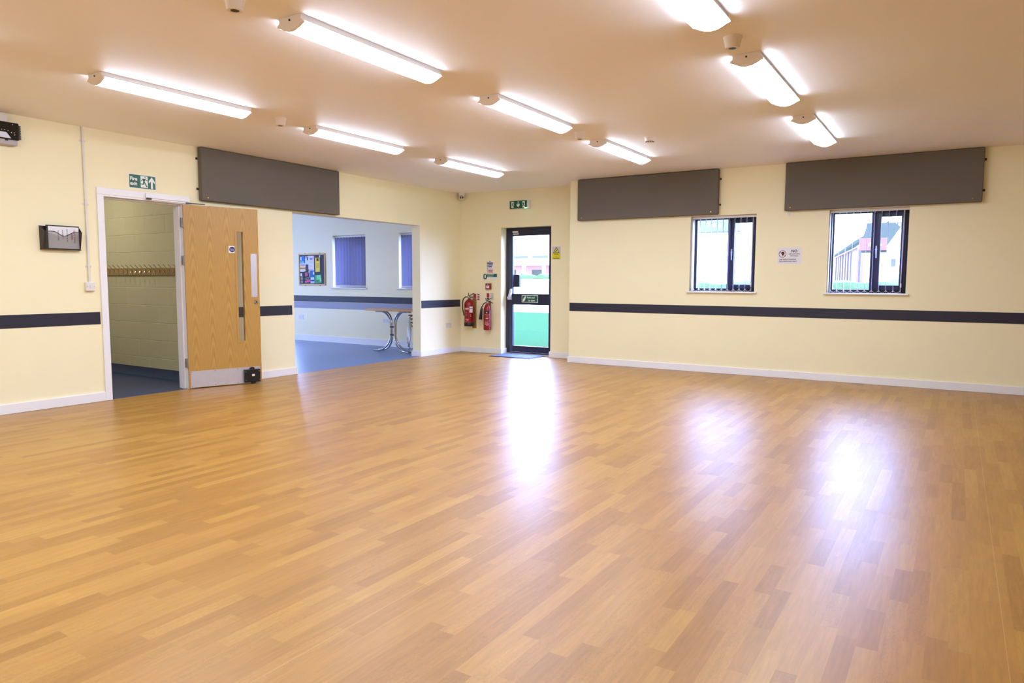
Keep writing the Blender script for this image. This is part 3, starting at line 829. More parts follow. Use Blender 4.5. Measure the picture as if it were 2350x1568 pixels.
mled.node_tree.nodes['Principled BSDF'].inputs['Emission Color'].default_value = (0.1, 1.0, 0.45, 1)
mled.node_tree.nodes['Principled BSDF'].inputs['Emission Strength'].default_value = 16.0
MB().box(0.286, 0.002, 0.0600, 0.324, 0.013, 0.066).build('led', mled, t)

s = sign('camera_notice', 'yellow CCTV in operation notice right of the glazed exit door', 'sign', FE, (-5.552, YE, 1.590))
MB().box(0, 0, 0, 0.152, 0.205, 0.001).build('sign_plate', mat('clear_backing', (206, 200, 214), 0.4), s)
MB().box(0.004, 0.004, 0.001, 0.148, 0.098, 0.0016).build('yellow_field', M_YELLOW, s)
tri = MB().poly([(0.016, 0.102), (0.136, 0.102), (0.076, 0.202)], 0.001, 0.0016).build('triangle', M_INK, s)
MB().poly([(0.031, 0.111), (0.121, 0.111), (0.076, 0.186)], 0.0016, 0.002).build('triangle_field', M_YELLOW, s)
MB().poly([(0.050, 0.126), (0.058, 0.119), (0.092, 0.140), (0.086, 0.152)], 0.002, 0.0024).build('camera_symbol', M_INK, s)
text_mb([('CCTV', 0.076, 0.072, 0.020, 'CENTER', 1, 0.0018), ('in', 0.076, 0.044, 0.016, 'CENTER', 1, 0.0018), ('operation', 0.076, 0.014, 0.020, 'CENTER', 1, 0.0018)]).build('lettering', M_INK, s)

s = sign('fire_action_notice', 'small fire action notice of blue and red lines above the green assembly sign', 'notice', FE, (-6.832, YE, 1.376))
MB().box(0, 0, 0, 0.140, 0.192, 0.001).build('notice_sheet', M_PAPER, s)
b1 = MB().box(0.008, 0.158, 0.001, 0.132, 0.178, 0.0014).box(0.036, 0.128, 0.001, 0.128, 0.146, 0.0014).box(0.036, 0.098, 0.001, 0.112, 0.116, 0.0014).box(0.036, 0.080, 0.001, 0.128, 0.085, 0.0014)
for z in (0.137, 0.107, 0.078): b1.disc(0.019, z, 0.001, 0.009, 0.0004, 14)
b1.build('blue_lines', M_BLUESIGN, s)
MB().box(0.036, 0.040, 0.001, 0.130, 0.056, 0.0014).box(0.036, 0.010, 0.001, 0.130, 0.027, 0.0014).box(0.014, 0.040, 0.001, 0.022, 0.056, 0.0014).box(0.014, 0.010, 0.001, 0.024, 0.027, 0.0014).build('red_lines', M_REDSIGN, s)
MB().disc(0.070, 0.196, 0.0, 0.009, 0.003, 14).build('fixing_pin', M_INK, s)
s = sign('assembly_point_sign', 'green and white fire assembly point sign beside the exit door', 'sign', FE, (-6.902, YE, 1.264))
MB().box(0, 0, 0, 0.292, 0.104, 0.0016).build('sign_plate', M_SIGNW, s)
MB().box(0.006, 0.006, 0.0016, 0.082, 0.098, 0.002).box(0.082, 0.044, 0.0016, 0.286, 0.098, 0.002).build('green_field', M_GREEN, s)
text_mb([('In case of fire your', 0.092, 0.078, 0.0125, 'LEFT', 1, 0.0024), ('assembly point is:', 0.092, 0.054, 0.0125, 'LEFT', 1, 0.0024)]).build('lettering', M_SIGNW, s)
g = MB()
for (x, y) in ((0.016, 0.088), (0.072, 0.088), (0.016, 0.016), (0.072, 0.016)):
    g.poly([(x - 0.006, y - 0.006), (x + 0.006, y - 0.006), (x + 0.006, y + 0.006), (x - 0.006, y + 0.006)], 0.002, 0.0024)
for x in (0.036, 0.052):
    g.disc(x, 0.078, 0.002, 0.006, 0.0004, 12); g.poly([(x - 0.008, 0.070), (x - 0.005, 0.024), (x + 0.005, 0.024), (x + 0.008, 0.070)], 0.002, 0.0024)
g.build('people_symbol', M_SIGNW, s)

s = sign('no_decorations_sign', 'white no decorations on walls notice with balloon between the two windows', 'sign', FE, (-1.988, YR, 1.472))
MB().box(0, 0, 0, 0.292, 0.212, 0.001).build('sign_plate', M_PAPER, s)
ring = MB()
n = 36; cx, cy = 0.062, 0.132
for i in range(n):
    a0, a1 = 2 * PI * i / n, 2 * PI * (i + 1) / n
    ring.poly([(cx + 0.046 * math.cos(a0), cy + 0.046 * math.sin(a0)), (cx + 0.046 * math.cos(a1), cy + 0.046 * math.sin(a1)),
               (cx + 0.039 * math.cos(a1), cy + 0.039 * math.sin(a1)), (cx + 0.039 * math.cos(a0), cy + 0.039 * math.sin(a0))], 0.0014, 0.0018)
ring.poly([(cx - 0.031, cy + 0.026), (cx - 0.026, cy + 0.031), (cx + 0.031, cy - 0.026), (cx + 0.026, cy - 0.031)], 0.0018, 0.0022)
ring.build('prohibition_ring', M_REDINK, s)
bl = MB().poly([(cx + 0.004 + 0.021 * math.cos(a) * (1 if math.sin(a) > -0.3 else 0.78), cy + 0.006 + (0.022 if math.sin(a) > 0 else 0.027) * math.sin(a)) for a in [2 * PI * i / 20 for i in range(20)]], 0.001, 0.0015)
bl.poly([(cx + 0.004, cy - 0.018), (cx - 0.001, cy - 0.027), (cx + 0.009, cy - 0.027)], 0.001, 0.0015).build('balloon_symbol', M_INK, s)
text_mb([('NO', 0.205, 0.150, 0.034, 'CENTER', 1.0, 0.0014), ('DECORATIONS', 0.205, 0.124, 0.0138, 'CENTER', 0.9, 0.0014), ('ON WALLS', 0.205, 0.099, 0.0138, 'CENTER', 0.9, 0.0014),
         ('USE FREE-STANDING', 0.024, 0.054, 0.0158, 'LEFT', 0.9, 0.0014), ('DECORATIONS ONLY', 0.024, 0.028, 0.0158, 'LEFT', 0.9, 0.0014)]).build('lettering', M_INK, s)

# fire call point
s = sign('fire_call_point', 'red break-glass fire alarm call point below the assembly sign', 'fire alarm', FE, (-6.828, YE, 1.098))
MB().box(0, 0, 0, 0.100, 0.102, 0.042).build('box', M_RED, s, bevel=0.004)
MB().box(0.022, 0.020, 0.042, 0.080, 0.064, 0.044).build('glass_insert', M_PAPER, s)
text_mb([('FIRE', 0.051, 0.046, 0.010, 'CENTER', 1, 0.0443)]).build('lettering', M_REDINK, s)
MB().disc(0.050, 0.083, 0.042, 0.006, 0.001, 14).build('indicator', M_PAPER, s)

# ------------------------------------------------------------------ fire extinguishers
for (x0, x1, z0, z1, lab) in ((-7.118, -7.040, 0.422, 0.925, 'wooden batten on the wall behind the larger fire extinguisher'), (-6.795, -6.735, 0.408, 0.905, 'wooden batten on the wall behind the slim fire extinguisher')):
    tag(MB().box(x0, YE - 0.020, z0, x1, YE, z1).build('wooden_batten', M_PINE, origin=(x0, YE, z0), bevel=0.002), lab, 'batten', 'wooden battens behind the extinguishers')
ex, ey = -7.118, YE - 0.020 - 0.090
e = thing('fire_extinguisher', 'larger red foam fire extinguisher with black base hanging in the corner', 'fire extinguisher', (ex, ey, 0.46))
R = 0.084
MB().lathe([(0.070, 0.462), (R, 0.474), (R, 0.845), (R - 0.006, 0.872), (R - 0.026, 0.900), (0.036, 0.918), (0.026, 0.928), (0.026, 0.936)], (ex, ey, 0), 'z', 36).build('cylinder', M_RED, e, smooth=True)
MB().lathe([(R + 0.002, 0.462), (R + 0.004, 0.466), (R + 0.004, 0.524), (R + 0.001, 0.528)], (ex, ey, 0), 'z', 36).build('base_skirt', M_BLACK, e, smooth=True)
MB().lathe([(0.020, 0.934), (0.024, 0.942), (0.024, 0.962), (0.016, 0.972)], (ex, ey, 0), 'z', 20).box(ex - 0.012, ey - 0.014, 0.955, ex + 0.012, ey + 0.014, 0.985).build('valve', M_CHROME, e, smooth=True)
MB().tube([(ex - 0.008, ey, 0.980), (ex + 0.050, ey - 0.006, 1.004), (ex + 0.112, ey - 0.01, 1.030)], [0.008, 0.007, 0.006], 8).tube([(ex - 0.008, ey, 0.968), (ex + 0.05, ey - 0.006, 0.962), (ex + 0.10, ey - 0.01, 0.966)], [0.008, 0.007, 0.006], 8).tube([(ex - 0.012, ey, 0.98), (ex - 0.016, ey, 1.035)], 0.006, 8).build('handle', M_DARKMETAL, e, smooth=True)
MB().tube([(ex - 0.014, ey - 0.01, 0.962), (ex - 0.055, ey - 0.03, 0.966), (ex - 0.090, ey - 0.05, 0.930), (ex - 0.104, ey - 0.055, 0.850), (ex - 0.100, ey - 0.055, 0.760), (ex - 0.084, ey - 0.05, 0.690), (ex - 0.076, ey - 0.05, 0.640)], [0.008, 0.009, 0.009, 0.009, 0.009, 0.010, 0.007], 10).build('hose', M_BLACK, e, smooth=True)
def wrap_label(cx, cy, R, z0, z1, a0, a1, m, name, parent, n=10):
    mb = MB(); k = 0
    for i in range(n + 1):
        a = a0 + (a1 - a0) * i / n
        for (r, z) in ((R + 0.0003, z0), (R + 0.0012, z0), (R + 0.0012, z1), (R + 0.0003, z1)):
            mb.v.append(Vector((cx + r * math.cos(a), cy + r * math.sin(a), z)))
    for i in range(n):
        b = i * 4
        for q in range(4): mb.f.append((b + q, b + (q + 1) % 4, b + 4 + (q + 1) % 4, b + 4 + q))
    mb.f.append((0, 1, 2, 3)); mb.f.append((n * 4 + 3, n * 4 + 2, n * 4 + 1, n * 4))
    return mb.build(name, m, parent)
va = math.atan2(-ey, -ex)       # direction back to the room
wrap_label(ex, ey, R, 0.70, 0.80, va + 0.05, va + 0.75, M_PAPER, 'service_tag', e)
wrap_label(ex, ey, R + 0.001, 0.765, 0.772, va + 0.10, va + 0.70, M_INK, 'tag_line', e)
M_CREAMLBL = mat('label_cream', (222, 168, 160), 0.5)
wrap_label(ex, ey, R, 0.752, 0.778, va - 0.95, va - 0.12, M_CREAMLBL, 'label_band', e)
for (z, h, a, b) in ((0.742, 0.003, -0.95, -0.1), (0.700, 0.004, -0.9, -0.45), (0.672, 0.004, -0.9, -0.5), (0.650, 0.004, -0.9, -0.4), (0.575, 0.012, -0.85, -0.10), (0.560, 0.006, -0.5, -0.2), (0.655, 0.010, 0.2, 0.35), (0.630, 0.010, 0.25, 0.45)):
    wrap_label(ex, ey, R, z, z + h, va + a, va + b, M_CREAMLBL, 'label_line', e, 5)
cx_, cy_ = -6.752, YE - 0.020 - 0.070
e = thing('fire_extinguisher', 'slim red carbon dioxide extinguisher with black horn, nearer the exit door', 'fire extinguisher', (cx_, cy_, 0.41))
R2 = 0.066
MB().lathe([(0.058, 0.408), (R2, 0.416), (R2, 0.745), (0.060, 0.780), (0.046, 0.815), (0.030, 0.842), (0.020, 0.855), (0.020, 0.862)], (cx_, cy_, 0), 'z', 32).build('cylinder', M_RED, e, smooth=True)
MB().lathe([(0.018, 0.860), (0.022, 0.868), (0.022, 0.892), (0.014, 0.902)], (cx_, cy_, 0), 'z', 18).build('valve', M_CHROME, e, smooth=True)
MB().tube([(cx_ - 0.012, cy_, 0.894), (cx_ + 0.030, cy_ - 0.004, 0.930), (cx_ + 0.088, cy_ - 0.008, 0.946)], [0.009, 0.007, 0.005], 8).tube([(cx_ - 0.010, cy_, 0.884), (cx_ + 0.05, cy_ - 0.004, 0.888), (cx_ + 0.115, cy_ - 0.008, 0.868)], [0.009, 0.007, 0.006], 8).build('handle', M_DARKMETAL, e, smooth=True)
MB().tube([(cx_ - 0.016, cy_, 0.885), (cx_ - 0.034, cy_, 0.95)], 0.008, 8).build('safety_pin', M_BLUESIGN, e)
MB().tube([(cx_ - 0.018, cy_ - 0.004, 0.876), (cx_ - 0.060, cy_ - 0.02, 0.858), (cx_ - 0.094, cy_ - 0.028, 0.800), (cx_ - 0.100, cy_ - 0.030, 0.765)], 0.008, 10).build('hose', M_BLACK, e, smooth=True)
MB().tube([(cx_ - 0.098, cy_ - 0.030, 0.785), (cx_ - 0.100, cy_ - 0.031, 0.765), (cx_ - 0.118, cy_ - 0.036, 0.585)], [0.012, 0.020, 0.030], 16).build('horn', M_BLACK, e, smooth=True)
va2 = math.atan2(-cy_, -cx_)
wrap_label(cx_, cy_, R2, 0.690, 0.735, va2 - 0.75, va2 + 0.45, M_BLACK, 'black_band', e)
for (z, h, a, b) in ((0.700, 0.018, -0.4, 0.0), (0.600, 0.018, -0.45, 0.25), (0.560, 0.004, -0.7, 0.4), (0.532, 0.010, -0.7, 0.25), (0.505, 0.014, -0.7, 0.35), (0.488, 0.006, -0.3, 0.2), (0.670, 0.003, -0.7, 0.45), (0.644, 0.004, -0.3, 0.2)):
    wrap_label(cx_, cy_, R2 + 0.001, z, z + h, va2 + a, va2 + b, M_CREAMLBL, 'label_line', e, 5)
for (x, z, pale, lab) in ((-7.155, 0.905, False, 'red extinguisher instruction sign above the larger extinguisher'), (-6.832, 0.918, True, 'small extinguisher instruction sign above the slim extinguisher')):
    s = sign('extinguisher_sign', lab, 'sign', FE, (x, YE, z))
    s['group'] = 'extinguisher instruction signs'
    MB().box(0, 0, 0, 0.185 if not pale else 0.15, 0.118, 0.0012).build('sign_plate', mat('sign_cream', (232, 214, 204), 0.5), s)
    MB().box(0.052 if not pale else 0.006, 0.040, 0.0012, 0.105 if not pale else 0.058, 0.112, 0.0016).box(0.040 if not pale else 0.006, 0.006, 0.0012, 0.105 if not pale else 0.012, 0.034, 0.0016).build('red_field', M_REDSIGN, s)
    g = MB()
    for k, zz in enumerate((0.092, 0.064, 0.036, 0.008)): g.box(0.135 if not pale else 0.095, zz, 0.0012, 0.178 if not pale else 0.135, zz + 0.017, 0.0016)
    g.build('class_bars', M_REDSIGN if not pale else mat('pale_green_ink', (170, 200, 168), 0.5), s)
    if pale: MB().box(0.014, 0.006, 0.0012, 0.054, 0.032, 0.0016).build('black_field', M_INK, s)
    else: MB().box(0.135, 0.092, 0.0016, 0.178, 0.109, 0.002).build('green_bar', M_GREEN, s)

# ------------------------------------------------------------------ conduit, switch, sockets
c = thing('conduit', 'white surface conduit running down the left wall to the switch', 'conduit', (XL, 3.733, 1.22))
MB().tube([(XL + 0.012, 3.733, 1.215), (XL + 0.012, 3.733, H)], 0.010, 14).build('pipe', M_WHITEPL, c, smooth=True)
for z in (2.608, 1.990, 1.373):
    cl = MB().lathe([(0.0135, -0.008), (0.0135, 0.008)], (XL + 0.012, 3.733, z), 'z', 16).box(XL, 3.703, z - 0.010, XL + 0.004, 3.763, z + 0.010)
    cl.lathe([(0.004, 0), (0.004, 0.006)], (XL + 0.0, 3.709, z), 'x', 8).lathe([(0.004, 0), (0.004, 0.006)], (XL + 0.0, 3.757, z), 'x', 8)
    cl.build('saddle_clip', M_WHITEPL, c, bevel=0.001)
s = thing('light_switch', 'white surface-mounted light switch at the foot of the conduit', 'switch', (XL, 3.688, 1.130), FL)
MB().box(0, 0, 0, 0.088, 0.088, 0.030).build('back_box', M_WHITEPL, s, bevel=0.004)
MB().box(0.001, 0.001, 0.030, 0.087, 0.087, 0.036).build('faceplate', M_WHITEPL, s, bevel=0.003)
MB().box(0.037, 0.030, 0.036, 0.051, 0.058, 0.041).build('rocker', M_WHITEPL, s, bevel=0.002)
MB().disc(0.012, 0.044, 0.036, 0.003, 0.0008, 8).disc(0.076, 0.044, 0.036, 0.003, 0.0008, 8).build('screws', M_DARKMETAL, s)
def socket(label, frame, loc):
    s = thing('wall_socket', label, 'socket', loc, frame, 'double sockets low on the walls')
    MB().box(0, 0, 0, 0.148, 0.088, 0.010).build('faceplate', M_WHITEPL, s, bevel=0.003)
    g = MB()
    for a in (0.037, 0.111): g.box(a - 0.003, 0.046, 0.010, a + 0.003, 0.056, 0.0105).box(a - 0.014, 0.026, 0.010, a - 0.007, 0.030, 0.0105).box(a + 0.007, 0.026, 0.010, a + 0.014, 0.030, 0.0105)
    g.build('pin_holes', M_DARKMETAL, s)
    MB().box(0.050, 0.062, 0.010, 0.062, 0.078, 0.014).build('switch', M_WHITEPL, s); MB().box(0.086, 0.062, 0.010, 0.098, 0.078, 0.014).build('switch', M_WHITEPL, s)
socket('white double socket on the left wall between the opening and the corner', FL, (XL, 9.580, 0.437))
socket('white double socket below the notice board in the room beyond', FE, (-11.545, YE, 0.440))
socket('white double socket behind the table in the room beyond', FE, (-9.205, YE, 0.442))

# ------------------------------------------------------------------ document rack
s = thing('document_rack', 'grey wire mesh document rack on the left wall beside the conduit', 'rack', (XL, 3.302, 1.530), FL)
Wd, Hb, Ht = 0.355, 0.0, 0.222
def strut(pts, r=0.0032): return MB().tube(pts, r, 6)
# back plate, front mesh with dipping top edge, side meshes
MB().box(0, 0.0, 0.0, Wd, Ht, 0.003).build('back_plate', M_DARKMETAL, s)
fz = lambda y: 0.046 + 0.050 * y / Ht
N = 24; top = []
for i in range(N + 1):
    u = i / N
    dip = 0.0 if (u < 0.22 or u > 0.82) else 0.5 - 0.5 * math.cos(2 * PI * (u - 0.22) / 0.60)
    top.append((0.012 + (Wd - 0.024) * u, 0.170 - 0.040 * dip))
mb = MB()
for (x, y) in top:
    mb.v += [Vector((x, 0.004, fz(0))), Vector((x, y, fz(y)))]
for i in range(N): mb.f.append((2 * i, 2 * i + 2, 2 * i + 3, 2 * i + 1))
mb.build('front_mesh', M_MESH, s)
mb = MB()
for x in (0.0, Wd):
    k = len(mb.v); xf = 0.012 if x == 0 else Wd - 0.012
    mb.v += [Vector((x, 0.004, 0.002)), Vector((xf, 0.004, fz(0))), Vector((xf, 0.170, fz(0.17))), Vector((x, Ht, 0.004))]
    mb.f.append((k, k + 1, k + 2, k + 3))
    mb.build('side_mesh', mat('dark_mesh', (70, 64, 62), 0.5, 0.3), s); mb = MB()
wires = MB()
wires.tube([(x, y, fz(y)) for x, y in top], 0.0034, 6)
for xf, x in ((0.012, 0.0), (Wd - 0.012, Wd)):
    wires.tube([(xf, 0.004, fz(0)), (xf, 0.170, fz(0.17))], 0.0034, 6).tube([(xf, 0.170, fz(0.17)), (x, Ht, 0.004)], 0.0034, 6).tube([(x, 0.0, 0.002), (xf, 0.002, fz(0))], 0.0034, 6)
wires.tube([(0.012, 0.003, fz(0)), (Wd - 0.012, 0.003, fz(0))], 0.005, 6).box(0, 0, 0, Wd, 0.005, 0.046)
wires.build('wire_rim', M_DARKMETAL, s)
fo = thing('display_folder', 'black-edged folder with white East Wing sheet standing in the wire rack', 'folder', (XL + 0.028, 3.345, 1.537), FL)
MB().box(0, 0, 0, 0.300, 0.225, 0.010).build('folder_cover', M_BLACK, fo, bevel=0.002)
pg = MB().box(0.018, 0.006, 0.010, 0.294, 0.214, 0.0115).build('sheet', M_PAPER, fo)
def rot_text(lines, m, name):
    tm = text_mb([(t_, x_, y_, h_, 'LEFT', 0.6, 0) for (t_, x_, y_, h_) in lines])
    # turned a quarter clockwise: text runs downwards, first line at the right
    tm.v = [Vector((v.y, 0.214 - v.x, 0.0118 + v.z)) for v in tm.v]
    return tm.build(name, m, pg)
rot_text([('EAST WING', 0.030, 0.246, 0.017), ('USERS', 0.062, 0.222, 0.017)], M_REDINK, 'red_lettering')
rot_text([('EASY DOOR GUIDE', 0.022, 0.182, 0.010), ('EQUIPMENT', 0.030, 0.142, 0.010), ('INSTRUCTIONS', 0.038, 0.102, 0.010)], M_INK, 'black_lettering')

# ------------------------------------------------------------------ black and grey unit high on the left wall
u = thing('wall_unit', 'black-fronted grey unit high on the left wall, cut off by the left edge', 'projector', (XL, 2.9, 2.45))
MB().box(XL, 2.60, 2.655, XL + 0.070, 3.058, 2.722).build('bracket', M_WHITEPL, u, bevel=0.003)
M_LGREY = mat('light_grey_plastic', (176, 164, 164), 0.4)
MB().box(XL, 2.55, 2.452, XL + 0.085, 3.128, 2.520).build('lower_case', M_LGREY, u, bevel=0.006)
MB().box(XL + 0.085, 3.025, 2.486, XL + 0.087, 3.050, 2.503).build('sensor_window', M_INK, u)
MB().hull8([(XL, 2.5, 2.498), (XL + 0.100, 2.5, 2.498), (XL + 0.100, 3.135, 2.498), (XL, 3.135, 2.498),
            (XL, 2.5, 2.655), (XL + 0.085, 2.5, 2.655), (XL + 0.085, 3.145, 2.655), (XL, 3.145, 2.655)]).build('black_front', M_BLACKGL, u, bevel=0.008)
rf = MB().hull8([(XL + 0.099, 2.5, 2.508), (XL + 0.104, 2.5, 2.508), (XL + 0.104, 3.07, 2.508), (XL + 0.099, 3.07, 2.508),
                 (XL + 0.094, 2.5, 2.560), (XL + 0.098, 2.5, 2.560), (XL + 0.098, 3.035, 2.560), (XL + 0.094, 3.035, 2.560)])
rf.build('silver_reflection', M_STEEL, u, bevel=0.004)  # silver strip modelled in place of a reflection on the black front
gr = MB()
for k in range(9): gr.box(XL + 0.02, 3.140, 2.512 + k * 0.0145, XL + 0.080, 3.160, 2.520 + k * 0.0145)
gr.box(XL + 0.024, 3.140, 2.51, XL + 0.076, 3.155, 2.636).build('side_grille', M_BLACK, u)
dt = MB()  # white dots stand in for ceiling lamps mirrored in the gloss front
for (y, z) in ((3.09, 2.635), (2.985, 2.600), (3.00, 2.578), (3.025, 2.580), (2.97, 2.575), (3.05, 2.575), (3.075, 2.562), (3.098, 2.563), (3.10, 2.545)):
    dt.lathe([(0.0035, 0), (0.0035, 0.0015)], (XL + 0.0865 + (2.655 - z) * 0.0955, y, z), 'x', 10)
dt.build('lamp_reflections', M_SIGNW, u)

# ------------------------------------------------------------------ corridor: coat rail and added ceiling lamp
rl = thing('coat_rail', 'wooden coat rail with a row of metal hooks on the block wall', 'coat rail', (-10.5, 5.15, 1.30))
MB().box(-11.6, 5.130, 1.302, -7.75, 5.150, 1.392).build('rail_board', mat('rail_pine', (176, 142, 74), 0.5, var=0.1, vscale=18), rl, bevel=0.002)
hk0 = None
k = 0; x = -10.4
while x < -7.85:
    if hk0 is None:
        hb = MB().tube([(x, 5.130, 1.372), (x, 5.122, 1.352), (x, 5.100, 1.318), (x, 5.078, 1.304), (x, 5.064, 1.312), (x, 5.060, 1.332)], 0.0045, 8)
        hb.tube([(x, 5.126, 1.36), (x, 5.085, 1.395), (x, 5.050, 1.432)], 0.0045, 8).box(x - 0.008, 5.124, 1.33, x + 0.008, 5.130, 1.385)
        hk0 = hb.build('coat_hook', M_CHROME, rl, smooth=True); x00 = x
    else: dup(hk0, loc=(x - x00, 0, 0), parent=rl)
    x += 0.103
cl = thing('added_bulkhead_light', 'added unseen round ceiling light in the corridor behind the oak doorway', 'ceiling light', (-9.4, 4.1, 2.62))  # unseen fitting, added to light the block wall
MB().lathe([(0.16, 0), (0.16, -0.03)], (-9.4, 4.1, 2.62), 'z', 32).build('base', M_WHITEPL, cl)
mc = bpy.data.materials.new('lit_corridor_diffuser'); mc.use_nodes = True
mc.node_tree.nodes['Principled BSDF'].inputs['Emission Color'].default_value = (1.0, 0.93, 0.84, 1)
mc.node_tree.nodes['Principled BSDF'].inputs['Emission Strength'].default_value = 72.0
MB().lathe([(0.15, -0.03), (0.14, -0.06), (0.09, -0.085), (0.01, -0.095)], (-9.4, 4.1, 2.62), 'z', 32).build('diffuser', mc, cl, smooth=True)

# ------------------------------------------------------------------ notice board
b = thing('notice_board', 'oak-framed notice board with colourful leaflets in the room beyond', 'notice board', (-11.505, YE, 1.140), FE)
BW, BH = 0.775, 0.640
fr = MB()
for (a, c, d, e_) in ((0, 0, 0.028, BH), (BW - 0.028, 0, BW, BH), (0.028, 0, BW - 0.028, 0.028), (0.028, BH - 0.028, BW - 0.028, BH)): fr.box(a, c, 0, d, e_, 0.020)
fr.build('board_frame', mat('light_oak', (196, 158, 98), 0.45, var=0.08, vscale=20), b, bevel=0.002)
MB().box(0.028, 0.028, 0, BW - 0.028, BH - 0.028, 0.010).build('felt', mat('grey_felt', (74, 74, 88), 0.9), b)
for (a, c) in ((0.17, -0.012), (0.60, -0.012), (0.17, BH), (0.60, BH)): MB().box(a, c, 0, a + 0.020, c + 0.012, 0.006).build('fixing_clip', M_DARKMETAL, b)
LF = [0]
def leaflet(label, rects, rot=0, c=(0, 0)):
    LF[0] += 1
    """rects: list of (x0,y0,x1,y1,rgb); first is the sheet"""
    x0, y0, x1, y1, rgb = rects[0]
    t = thing('leaflet', label, 'leaflet', (-11.505 + c[0], YE - 0.0101 - 0.0016 * LF[0] * 0.6, 1.140 + c[1]), ((math.cos(rot), 0, math.sin(rot)), (-math.sin(rot), 0, math.cos(rot))), 'leaflets pinned to the notice board')
    z = 0.0
    sh = None
    for i, (a, q, d, e_, col) in enumerate(rects):
        m = mat('print_%d_%d_%d' % col, col, 0.6)
        o = MB().box(a, q, z, d, e_, z + 0.0004).build('sheet' if i == 0 else 'printed_patch', m, t); z += 0.0004
leaflet('blue leaflet at the top left of the notice board', [(0, 0, 0.13, 0.145, (40, 130, 220)), (0.01, 0.06, 0.045, 0.13, (215, 230, 250)), (0.005, 0.0, 0.128, 0.04, (120, 190, 245)), (0.06, 0.07, 0.10, 0.11, (30, 90, 200))], 0, (0.040, 0.445))
leaflet('striped white, orange and green leaflet on the left of the notice board', [(0, 0, 0.165, 0.205, (228, 230, 240)), (0, 0.085, 0.165, 0.125, (235, 150, 40)), (0, 0, 0.165, 0.022, (90, 180, 90)), (0.02, 0.145, 0.15, 0.195, (190, 160, 175)), (0.03, 0.095, 0.05, 0.112, (50, 40, 30)), (0.08, 0.095, 0.10, 0.112, (50, 40, 30))], 0, (0.034, 0.238))
leaflet('pale leaflet with black heart and figure at the top of the notice board', [(0, 0, 0.10, 0.165, (214, 224, 246)), (0.018, 0.125, 0.045, 0.150, (25, 22, 30)), (0.058, 0.085, 0.088, 0.150, (25, 22, 30))], 0, (0.192, 0.420))
leaflet('tall pale typed poster in the top middle of the notice board', [(0, 0, 0.165, 0.345, (226, 218, 226)), (0.05, 0.26, 0.12, 0.28, (150, 140, 200)), (0.04, 0.285, 0.13, 0.305, (130, 120, 190)), (0.02, 0.19, 0.14, 0.235, (205, 214, 190)), (0.02, 0.13, 0.10, 0.145, (220, 170, 215)), (0.0, 0.045, 0.035, 0.075, (200, 130, 140)), (0.05, 0.04, 0.14, 0.075, (190, 175, 220))], 0, (0.288, 0.250))
leaflet('yellow leaflet with dark square on the right of the notice board', [(0, 0, 0.132, 0.310, (236, 206, 60)), (0.040, 0.215, 0.100, 0.278, (70, 30, 20)), (0.03, 0.08, 0.105, 0.18, (214, 178, 40))], 0, (0.490, 0.268))
leaflet('small dark leaflet with white dot in the top right corner of the notice board', [(0, 0, 0.150, 0.055, (40, 34, 44)), (0.105, 0.006, 0.135, 0.046, (235, 235, 240))], 0, (0.500, 0.552 - 0.0))
leaflet('black and pink leaflet tilted at the bottom left of the notice board', [(0, 0, 0.165, 0.235, (26, 20, 34)), (0.03, 0.13, 0.11, 0.205, (190, 80, 120)), (0.0, 0.0, 0.165, 0.042, (222, 80, 140)), (0.02, 0.06, 0.13, 0.068, (200, 190, 200)), (0.03, 0.09, 0.14, 0.098, (200, 190, 200)), (0.150, 0.09, 0.160, 0.225, (225, 220, 230))], 0.20, (0.190, 0.042))
leaflet('narrow black leaflet with white letter in the bottom left corner of the notice board', [(0, 0, 0.110, 0.235, (28, 24, 34)), (0.01, 0.150, 0.065, 0.205, (230, 228, 232)), (0.02, 0.06, 0.085, 0.145, (140, 110, 100)), (0.02, 0.02, 0.09, 0.035, (190, 190, 200))], 0.0, (0.036, 0.036))
leaflet('blue and white leaflet at the bottom middle of the notice board', [(0, 0, 0.135, 0.255, (38, 96, 180)), (0.085, 0.175, 0.13, 0.235, (220, 228, 245)), (0.02, 0.07, 0.12, 0.120, (200, 220, 245)), (0.01, 0.0, 0.125, 0.040, (190, 210, 245)), (0.03, 0.04, 0.11, 0.06, (26, 50, 130))], 0.03, (0.340, 0.038))
leaflet('green leaflet in the bottom right corner of the notice board', [(0, 0, 0.190, 0.170, (60, 160, 104)), (0.05, 0.075, 0.175, 0.160, (120, 205, 140)), (0.03, 0.03, 0.10, 0.06, (20, 110, 70)), (0.145, 0.03, 0.185, 0.10, (150, 215, 170))], 0.05, (0.482, 0.036))

